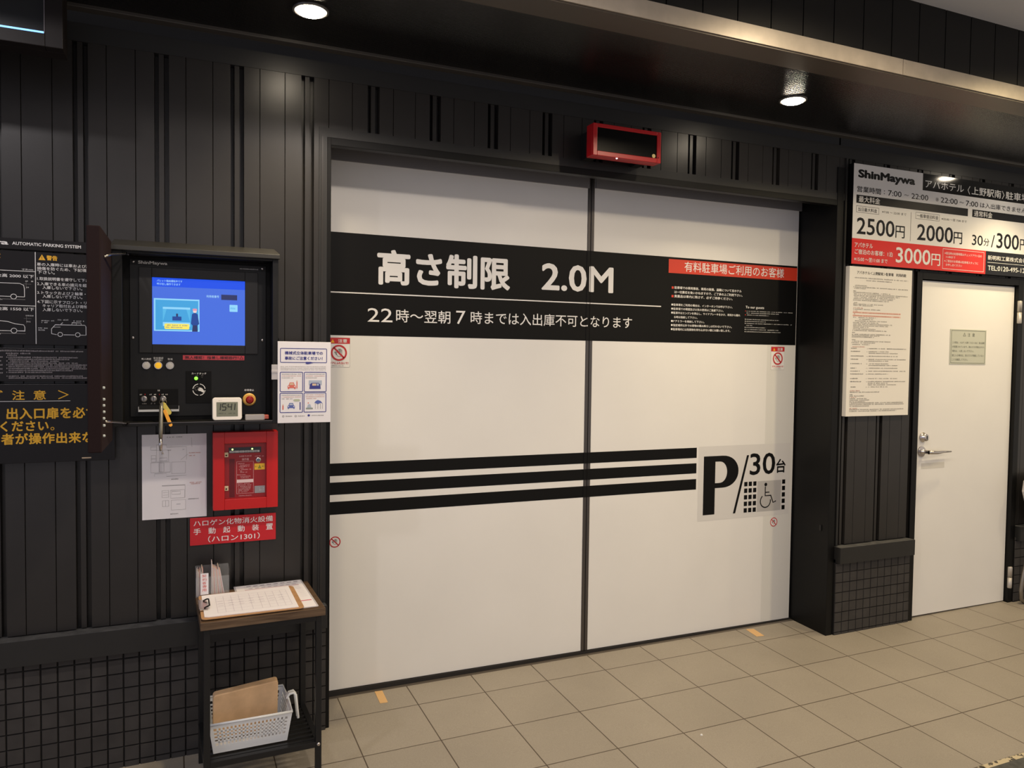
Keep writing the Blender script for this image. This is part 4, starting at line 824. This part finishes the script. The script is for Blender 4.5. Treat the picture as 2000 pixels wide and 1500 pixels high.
for q in (135, 330): a, b = pxz(q + 18, 1275); m.ring(a, b, .0036, .0012, y, DK, 14); a2, _ = pxz(q + 55, 0); a3, _ = pxz(q + 160, 0); m.greek(a2, a3, b - .0018, .004, y, GREYI, .95)
a, b = pxz(556, 1268); m.disc(a, b, .0042, y, NAVY, 16); a2, _ = pxz(595, 0); a3, _ = pxz(800, 0); m.greek(a2, a3, b - .0018, .003, y, GREYI, .95)
m.build('print', ps, label='navy heading, pictures and small print')

ps.location.y -= .014
# floor plan sheet
fp = thing('plan_sheet', 'white paper with floor plan drawings taped under the control cabinet', 'paper', (-.626, WY, .862))
m = MB(); m.box(-.7325, -.5205, WY - .0022, WY - .0010, .8625, 1.1655, PAPER); m.build('sheet', fp)
m = MB(); y = WY - .0027; LI = mat('plan_ink', (.30, .29, .29), .6)
def fxz(zx, zy): return (-.7325 + (zx - 90) / 630 * .212, 1.1655 - (zy - 143) / 838 * .303)
def frc(a, b, c, d, w=.0007): (m if b < 600 else m_low).stroke([fxz(a, b), fxz(c, b), fxz(c, d), fxz(a, d)], w, y, LI, True)
m_low = MB()
def fst(*P, w=.0007): (m if P[0][1] < 600 else m_low).stroke([fxz(*p) for p in P], w, y, LI)
for q in ((175, 265, 230, 296), (180, 348, 222, 382), (180, 382, 222, 412), (230, 298, 345, 412), (175, 420, 362, 518), (255, 425, 300, 512), (375, 420, 510, 535), (280, 650, 505, 655), (365, 700, 500, 780), (375, 712, 460, 742), (280, 700, 345, 768), (285, 800, 345, 858), (370, 800, 510, 898), (260, 375, 330, 405)): frc(*q)
fst((325, 245), (325, 270), (520, 270), (520, 400)); fst((230, 298), (230, 245), (325, 245)); fst((210, 556), (210, 530), (325, 530), (325, 560), (520, 556)); fst((570, 180), (575, 275)); fst((465, 400), (535, 345)); fst((505, 650), (505, 780)); fst((290, 720), (340, 720)); fst((290, 745), (340, 745)); fst((315, 800), (315, 858)); fst((420, 842), (460, 842), w=.0014)
for a, c, zy, cc in ((330, 480, 172, DK), (335, 368, 302, LI), (482, 500, 298, LI), (545, 660, 335, RI2), (545, 615, 362, RI2), (360, 440, 590, DK), (550, 670, 632, RI2), (565, 655, 646, RI2), (535, 640, 797, DK), (360, 437, 937, DK), (275, 300, 337, LI)): p, q = fxz(a, zy); r_, _ = fxz(c, zy); (m if zy < 600 else m_low).greek(p, r_, q - .0015, .0034, y, cc, .95)
m.build('plan_drawing', fp, label='larger upper plan in thin grey lines'); m_low.build('plan_drawing', fp, label='smaller lower plan in thin grey lines')

# fire box
fb = thing('fire_suppression_box', 'bright red wall box with small lamps under the control cabinet', 'fire box', (-.39, WY, .891))
X0, X1, Z0, Z1, FY = -.501, -.277, .891, 1.173, -.105
ix0, ix1, iz0, iz1 = -.462, -.3175, .930, 1.131
m = MB()
m.box(X0, ix0, FY, WY - .001, Z0, Z1, FIRER); m.box(ix1, X1, FY, WY - .001, Z0, Z1, FIRER); m.box(ix0, ix1, FY, WY - .001, Z0, iz0, FIRER); m.box(ix0, ix1, FY, WY - .001, iz1, Z1, FIRER)
m.build('frame', fb, .002, label='bright red frame')
m = MB(); m.box(ix0, ix1, FY + .014, FY + .018, iz0, iz1, FIRED); dr = m.build('front_plate', fb, label='darker red front plate'); yf = FY + .014
m = MB(); m.box(-.447, -.335, yf - .002, yf, 1.0945, 1.1155, mat('lamp_strip_black', (.02, .02, .025), .3)); ls = m.build('lamp_strip', dr, label='black lamp strip')
m = MB()
for i in range(6): m.rect(-.4445 + i * .0175, -.4285 + i * .0175, 1.0965, 1.1035, yf - .0024, mat('lamp_caption', (.55, .53, .52), .5)); m.greek(-.442 + i * .0175, -.431 + i * .0175, 1.098, .004, yf - .0028, BLACKI)
m.build('captions', ls)
for x in (-.4345, -.3665):
    m = MB(); m.lathe((x, yf - .002, 1.1085), (0, -1, 0), [(.0032, 0), (.0028, .002), (0, .003)], mat('pale_green_led', (.6, .9, .3), .4, emit=((.62, 1, .25), 1.6)), 14); m.build('green_lamp', ls, label='lit green lamp')
m = MB(); m.box(-.445, -.427, yf - .001, yf + .0, .934, 1.074, mat('dark_red_bar', (.13, .004, .008), .35)); m.build('slot_cover', dr, label='dark red vertical slot')
for z in (1.090, .968):
    m = MB(); m.box(-.462, -.4485, yf - .005, yf, z - .0085, z + .0085, mat('cream_catch', (.68, .58, .36), .4)); m.lathe((-.4555, yf - .005, z - .002), (0, -1, 0), [(.003, 0), (.002, .002), (0, .0025)], DARKM, 10); m.build('catch', dr, .001, label='cream catch')
m = MB(); m.lathe((-.345, yf, 1.067), (0, -1, 0), [(.0088, 0), (.0088, .003), (.006, .004), (.006, .003)], CHROME, 24); m.lathe((-.345, yf - .003, 1.067), (0, -1, 0), [(.006, 0), (.005, .002), (0, .002)], mat('lock_blue_grey', (.16, .20, .26), .3, .5), 20); m.build('lock', dr, label='round lock')
m = MB(); m.box(-.3585, -.3225, yf - .001, yf, 1.031, 1.0535, mat('caution_yellow', (.80, .46, .03), .5)); m.poly([(-.347, 1.035), (-.334, 1.035), (-.3405, 1.050)], yf - .0014, mat('olive_ink', (.25, .22, .02), .5)); m.greek(-.356, -.348, 1.040, .006, yf - .0014, MATS['olive_ink']); m.greek(-.333, -.325, 1.040, .006, yf - .0014, MATS['olive_ink']); m.build('yellow_label', dr, label='yellow caution label')
m = MB(); m.box(-.358, -.322, yf - .001, yf, .945, .971, mat('grey_name_plate', (.40, .38, .38), .3, .5)); m.greek(-.342, -.325, .961, .0032, yf - .0014, WHITEV); m.greek(-.342, -.325, .954, .0032, yf - .0014, WHITEV); m.build('name_plate', dr, label='grey maker plate')
m = MB(); y = yf - .0006; PR = mat('pink_print', (.80, .42, .42), .5)
m.greek(-.411, -.369, 1.080, .0062, y, PR, .95); m.text('操作箱', -.402, -.378, 1.0665, 1.0755, y, PR, .01); m.greek(-.361, -.323, 1.079, .004, y, PR, .6)
m.frame(-.4205, -.3615, .9455, 1.0635, .0009, y, PR)
for a, c, z in ((-.419, -.393, 1.054), (-.408, -.375, 1.048), (-.412, -.376, 1.043), (-.408, -.396, 1.0375), (-.412, -.370, 1.032), (-.408, -.402, 1.027), (-.408, -.384, 1.022), (-.419, -.389, 1.013), (-.408, -.372, 1.007), (-.406, -.373, 1.0015), (-.417, -.374, .980), (-.416, -.369, .975), (-.416, -.366, .970), (-.414, -.371, .965), (-.415, -.373, .960), (-.415, -.378, .955), (-.415, -.382, .950), (-.413, -.368, .936)): m.greek(a, c, z, .0036, y, PR, .9)
m.rect(-.4195, -.3625, .9855, .9975, y, mat('pale_pink_bar', (.82, .62, .60), .5)); m.build('print', dr, label='pale pink print')
# red nameplate
rn = thing('fire_system_sign', 'red plate with white halogen fire equipment lettering below the red box', 'sign', (-.43, WY, .758))
m = MB(); m.box(-.577, -.2785, WY - .005, WY - .0025, .758, .8585, mat('sign_red', (.56, .012, .02), .35)); m.build('plate', rn, .0008)
m = MB(); y = WY - .0054
m.text('ハロゲン化物消火設備', -.565, -.289, .8275, .8495, y, WHITEV, .008)
for i, c in enumerate('手動起動装置'): x = -.565 + i * .0503; m.text(c, x, x + .0245, .797, .820, y, WHITEV, .008)
m.text('（ハロン1301）', -.516, -.336, .7655, .7895, y, WHITEV, .008); m.build('lettering', rn, label='white lettering')

# ------------------------------------------------------------------ table, and what lies on it
TZ = .600
tb = thing('side_table', 'small walnut topped side table with black metal legs under the red signs', 'table', (-.36, -.27, 0), math.radians(1.8))
TM = Matrix.Translation((-.36, -.27, 0)) @ Matrix.Rotation(math.radians(1.8), 4, 'Z')
def tbuild(m, *a, **k): return m.xform(TM).build(*a, **k)
m = MB(); m.box(-.197, .197, -.168, .166, TZ - .026, TZ, WOODM); tbuild(m, 'tabletop', tb, .0015, label='walnut wood top')
lw_ = .0195
for sx_ in (-1, 1):
    for sy_ in (-1, 1):
        m = MB(); x = sx_ * (.187 - lw_ / 2); yc = sy_ * (.158 - lw_ / 2)
        wx, wy = TM @ Vector((x, yc, 0)), None
        zb = fz(wx.x, wx.y) + .001
        m.box(x - lw_ / 2, x + lw_ / 2, yc - lw_ / 2, yc + lw_ / 2, zb, TZ - .0265, DARKM); tbuild(m, 'leg', tb, .001)
for ZR in (.1185, TZ - .046):
    m = MB()
    for sy_ in (-1, 1): yc = sy_ * (.158 - lw_ / 2); m.box(-.187 + lw_, .187 - lw_, yc - lw_ / 2, yc + lw_ / 2, ZR, ZR + .0195, DARKM)
    for sx_ in (-1, 1): x = sx_ * (.187 - lw_ / 2); m.box(x - lw_ / 2, x + lw_ / 2, -.158 + lw_, .158 - lw_, ZR, ZR + .0195, DARKM)
    tbuild(m, 'frame_rail', tb, .001)
for i in range(9):
    m = MB(); yc = -.128 + i * .031; m.box(-.187 + lw_ + .0005, .187 - lw_ - .0005, yc - .0065, yc + .0065, .128, .138, DARKM); tbuild(m, 'shelf_slat', tb, .001)
for z in (.128,):
    m = MB(); m.lathe((.187 - lw_ / 2, -.158, z), (0, -1, 0), [(.006, 0), (.0045, .0025), (0, .003)], CHROME, 12); tbuild(m, 'bolt', tb, label='small round bolt')

# clipboard
cbd = thing('clipboard', 'brown clipboard with a white form on the table front', 'clipboard', (-.385, -.30, TZ), math.radians(.6))
CM = Matrix.Translation((-.388, -.296, TZ + .0035)) @ Matrix.Rotation(math.radians(.8), 4, 'Z')
def rr_xy(x0, x1, y0, y1, r, n=5):
    P = []
    for cx, cy, a in ((x1 - r, y1 - r, 0), (x0 + r, y1 - r, 90), (x0 + r, y0 + r, 180), (x1 - r, y0 + r, 270)):
        for i in range(n + 1): t_ = math.radians(a + 90 * i / n); P.append((cx + r * math.cos(t_), cy + r * math.sin(t_)))
    return P
m = MB(); m.prismz(rr_xy(-.162, .160, -.131, .134, .016), 0, .0035, CLIPB); m.xform(CM).build('board', cbd, .0008)
m = MB(); m.prismz([(-.152, -.112), (-.140, -.118), (.142, -.122), (.143, .128), (-.152, .120)], .0037, .0060, PAPER); m.xform(CM).build('form_sheet', cbd, label='white printed form')
m = MB(); LV = mat('lilac_ink', (.52, .48, .55), .6)
def hl(x0, x1, y0, y1, mt=LV): m.face([(x0, y0, .0062), (x1, y0, .0062), (x1, y1, .0062), (x0, y1, .0062)], mt)
for yy in (.085, .06, .035, -.0, -.03, -.06, -.09): hl(-.11, .125, yy, yy + .001)
for xx in (-.11, -.085, -.06, -.035, -.0, .03, .055, .08, .105, .1255): hl(xx, xx + .001, -.09, .086)
for i in range(7):
    for j in range(3): hl(-.105 + i * .033, -.088 + i * .033, .04 + j * .024 - .06, .043 + j * .024 - .06)
m.xform(CM).build('form_lines', cbd, normals=False)
m = MB(); m.box(-.164, -.138, -.052, .052, .0062, .0105, CHROME); m.box(-.166, -.152, -.046, .046, .0105, .0145, CHROME); m.tube([(-.150, -.040, .012), (-.138, -.040, .017), (-.133, -.036, .0175), (-.133, .036, .0175), (-.138, .040, .017), (-.150, .040, .012)], .0024, BLACKP, 10); m.xform(CM).build('clip', cbd, .001, label='metal clip with a black wire lever')
# laminated sheet
ls_ = thing('laminated_sheet', 'laminated form sheet lying behind the clipboard on the table', 'paper', (-.30, -.2, TZ), math.radians(2))
LM = Matrix.Translation((-.302, -.255, TZ)) @ Matrix.Rotation(math.radians(2.0), 4, 'Z')
m = MB(); m.prismz(rr_xy(-.123, .120, -.160, .178, .006), .0006, .0014, mat('laminate_film', (.62, .60, .63), .15)); m.xform(LM).build('film', ls_)
m = MB(); m.prismz([(-.117, -.154), (.114, -.154), (.114, .172), (-.117, .172)], .0015, .0019, PAPER); m.xform(LM).build('sheet', ls_)
m = MB()
def h2(x0, x1, y0, y1, mt): m.face([(x0, y0, .0022), (x1, y0, .0022), (x1, y1, .0022), (x0, y1, .0022)], mt)
MV = mat('mauve_ink', (.36, .32, .38), .6)
for i in range(7): h2(-.09, .10, .150 - i * .014, .1515 - i * .014, MV)
for i in range(8): h2(-.08 + i * .024, -.065 + i * .024, .153, .161, MV); h2(-.075 + i * .022, -.062 + i * .022, .125, .132, LV)
h2(-.09, .10, .110, .118, mat('pink_band', (.62, .46, .50), .6)); h2(.06, .110, -.085, -.078, mat('red_line', (.60, .05, .10), .6))
for i in range(6): h2(.085, .105, .07 - i * .02, .0712 - i * .02, LV)
m.xform(LM).build('form_print', ls_, normals=False)
# card holder
ch = thing('card_holder', 'clear acrylic holder full of thin cards on the walnut table', 'holder', (-.505, -.13, TZ))
hx0, hx1, hy0, hy1 = -.560, -.450, -.168, -.108
m = MB(); t_ = .002; z0 = TZ + .0008
m.box(hx0, hx1, hy0, hy1, z0, z0 + t_, CLEAR); m.box(hx0, hx1, hy0, hy0 + t_, z0, z0 + .070, CLEAR); m.box(hx0, hx1, hy1 - t_, hy1, z0, z0 + .098, CLEAR); m.box(hx0, hx0 + t_, hy0, hy1, z0, z0 + .095, CLEAR); m.box(hx1 - t_, hx1, hy0, hy1, z0, z0 + .095, CLEAR); m.box(-.512, -.510, hy0, hy1, z0, z0 + .085, CLEAR)
m.build('box', ch, label='clear acrylic box')
m = MB(); m.box(-.5445, -.5185, hy0 - .0016, hy0 - .0004, TZ + .010, TZ + .085, PAPER); lb = m.build('paper_label', ch, label='white paper label with red handwriting')
m = MB(); HR = mat('red_pen', (.70, .10, .06), .6)
for i, c in enumerate('契約者専用'): m.text(c, -.5395 + .001 * (i % 2), -.5255 + .001 * (i % 2), TZ + .071 - i * .0125, TZ + .081 - i * .0125, hy0 - .002, HR, .0)
m.build('handwriting', lb)
CC = [mat('card_pale', (.62, .55, .53), .4), mat('card_rose', (.50, .26, .25), .4), mat('card_cream', (.62, .54, .44), .4), mat('card_grey', (.42, .38, .39), .4)]
cards = [(-.556 + .0034 * i, .090 + .004 * math.sin(i * 2.1), math.radians(.4 * i)) for i in range(8)] + [(-.5075 + .0034 * i, .101 - .0012 * i, math.radians(.75 * i)) for i in range(13)]
for i, (x, h, tilt) in enumerate(cards):
    q = MB(); hh = h + (.016 if i == 8 else .010 if i == 6 else .012 if i == 18 else 0)
    q.box(-.0012, .0012, hy0 + .006, hy1 - .004 - .004 * (i % 3), 0, hh, CC[(i * 3) % 4])
    q.xform(Matrix.Translation((x, 0, z0 + t_ + .0004)) @ Matrix.Rotation(-tilt, 4, 'Y')); o = q.build('parking_card')
    tag(o, 'thin card standing behind the labelled pocket of the clear holder' if i < 8 else 'thin card fanned in the unlabelled pocket of the clear holder', 'card', 'cards in the labelled pocket' if i < 8 else 'cards in the unlabelled pocket')

# basket on the lower shelf
bk = thing('plastic_basket', 'white perforated plastic basket on the lower shelf of the side table', 'basket', (-.395, -.26, .138))
BM = Matrix.Translation((-.3955, -.282, .1385)) @ Matrix.Rotation(math.radians(1.0), 4, 'Z')
m = MB()
def wall(p0, p1, q0, q1, nx, nz, skip=lambda i, j: False):
    """perforated panel between bottom edge p0-p1 and top edge q0-q1: bars only"""
    P0, P1, Q0, Q1 = map(Vector, (p0, p1, q0, q1)); nrm = (P1 - P0).cross(Q0 - P0).normalized() * .0009
    def pt(u, v): a = P0.lerp(P1, u); b = Q0.lerp(Q1, u); return a.lerp(b, v)
    def bar(u0, u1, v0, v1):
        c = [pt(u0, v0), pt(u1, v0), pt(u1, v1), pt(u0, v1)]; m.hexa([tuple(k - nrm) for k in c] + [tuple(k + nrm) for k in c], PLASW)
    um, v0m, v1m = .045, .26, .14
    bar(0, 1, 0, v0m); bar(0, 1, 1 - v1m, 1); bar(0, um, v0m, 1 - v1m); bar(1 - um, 1, v0m, 1 - v1m)
    du = (1 - 2 * um) / nx; dv = (1 - v0m - v1m) / nz; g = .5
    for i in range(1, nx): bar(um + i * du - du * g / 2, um + i * du + du * g / 2, v0m, 1 - v1m)
    for j in range(1, nz): bar(um, 1 - um, v0m + j * dv - dv * g / 2, v0m + j * dv + dv * g / 2)
bx, by, tx, ty, hz = .117, .095, .132, .112, .105
b4 = [(-bx, -by, .001), (bx, -by, .001), (bx, by, .001), (-bx, by, .001)]; t4 = [(-tx, -ty, hz), (tx, -ty, hz), (tx, ty, hz), (-tx, ty, hz)]
wall(b4[0], b4[1], t4[0], t4[1], 19, 5); wall(b4[1], b4[2], t4[1], t4[2], 15, 5); wall(b4[2], b4[3], t4[2], t4[3], 20, 5); wall(b4[3], b4[0], t4[3], t4[0], 15, 5)
m.box(-bx, bx, -by, by, .0005, .0025, PLASW)
m.xform(BM).build('body', bk, label='white perforated body')
m = MB(); m.tube([(-tx, -ty, hz), (tx, -ty, hz), (tx + .002, 0, hz + .002), (tx, ty, hz), (-tx, ty, hz), (-tx - .002, 0, hz + .002), (-tx, -ty, hz), (tx, -ty, hz)], .0042, PLASW, 10); m.xform(BM).build('rim', bk)
m = MB()
for dy in (-.009, .009): m.tube([(tx - .004, dy, hz + .002), (tx + .006, dy, hz + .017), (tx + .020, dy, hz + .019), (tx + .027, dy, hz + .010), (tx + .036, dy, hz - .075)], [.004, .0045, .005, .005, .0045], PLASW, 10)
m.hexa([(tx + .022, -.011, hz + .008), (tx + .022, .011, hz + .008), (tx + .033, .011, hz - .075), (tx + .033, -.011, hz - .075), (tx + .027, -.011, hz + .012), (tx + .027, .011, hz + .012), (tx + .0375, .011, hz - .075), (tx + .0375, -.011, hz - .075)], PLASW)
m.box(tx + .002, tx + .024, -.011, .011, hz + .014, hz + .020, PLASW); m.xform(BM).build('handle', bk, .001, label='white fold-down handle')
m = MB(); m.xform(BM)
ev = MB(); EM = Matrix.Translation((-.404, -.282, .1425)) @ Matrix.Rotation(math.radians(1.2), 4, 'Z') @ Matrix.Rotation(math.radians(7), 4, 'X')
ev.rrect(-.106, .104, .004, .178, .010, -.016, .016, KRAFT, 5)
ev.v = [(x, y, z + (.010 * (x / .1) if z > .1 else 0)) for x, y, z in ev.v]
ev.xform(EM); en = tag(ev.build('cardboard_folder', None, .003), 'brown cardboard folder standing in the white basket', 'folder')
m = MB(); m.box(-.03, .03, -.004, .004, .002, .055, clear_mat('clear_pouch', (.7, .72, .75), .1, .5)); m.xform(Matrix.Translation((-.335, -.345, .1415)) @ Matrix.Rotation(math.radians(3), 4, 'Z')); tag(m.build('clear_pouch', None, .001), 'small clear plastic pouch inside the front of the basket', 'pouch')

# ------------------------------------------------------------------ small things on the floor
def floor_strip(P, mt, h=.0012):
    q = MB(); q.hexa([(x, y, fz(x, y) + .0003) for x, y in P] + [(x, y, fz(x, y) + h) for x, y in P], mt); return q
tag(floor_strip([(.154, .068), (.187, .065), (.190, .176), (.157, .178)], ORANGE).build('tape_strip'), 'short orange tape strip on the floor near the side table', 'tape', 'orange floor tapes')
tag(floor_strip([(2.142, .070), (2.187, .064), (2.198, .158), (2.154, .168)], ORANGE).build('tape_strip'), 'short orange tape strip on the floor near the black jamb', 'tape', 'orange floor tapes')
m = MB(); m.lathe((1.261, -.63, fz(1.261, -.63) + .0005), (0, 0, 1), [(.005, 0), (.0045, .003), (.002, .005), (0, .005)], WHITEV, 9); tag(m.build('crumb'), 'tiny white crumb on the floor tiles in front of the doors', 'debris')

# folding chair at the right edge
fc = thing('folding_chair', 'folded tube chair with pale seat cover beyond the white service door', 'chair', (4.2, -.12, 0))
PCV = mat('pale_cover', (.60, .57, .55), .25, 0, .5, .1, 30, .3, 40); TUBE = mat('chair_tube', (.28, .25, .21), .35, .7)
zf = fz(4.0, -.12)
for yy in (-.105, -.165):
    m = MB(); r_ = .011; z0 = fz(4.0, yy) + r_
    m.tube([(4.34, yy, .60), (4.12, yy, .50), (4.055, yy, .42), (3.985, yy, .20), (3.968, yy, z0 + .075), (3.974, yy, z0 + .022), (4.0, yy, z0), (4.30, yy, z0 + .002)], r_, TUBE, 12); m.build('leg', fc, label='bent metal tube leg')
m = MB(); P = [(3.945, .70), (3.955, .765), (3.985, .785), (4.32, .80), (4.36, .76), (4.33, .50), (4.05, .47), (4.02, .505)]
m.prism(P, -.172, -.098, PCV); m.build('seat_cover', fc, .012, 3, label='pale wrinkled plastic cover')
m = MB(); m.tube([(4.10, -.105, .46), (4.10, -.165, .46)], .008, TUBE, 10); m.build('cross_bar', fc)
bpy.data.objects.remove(_font_obj);
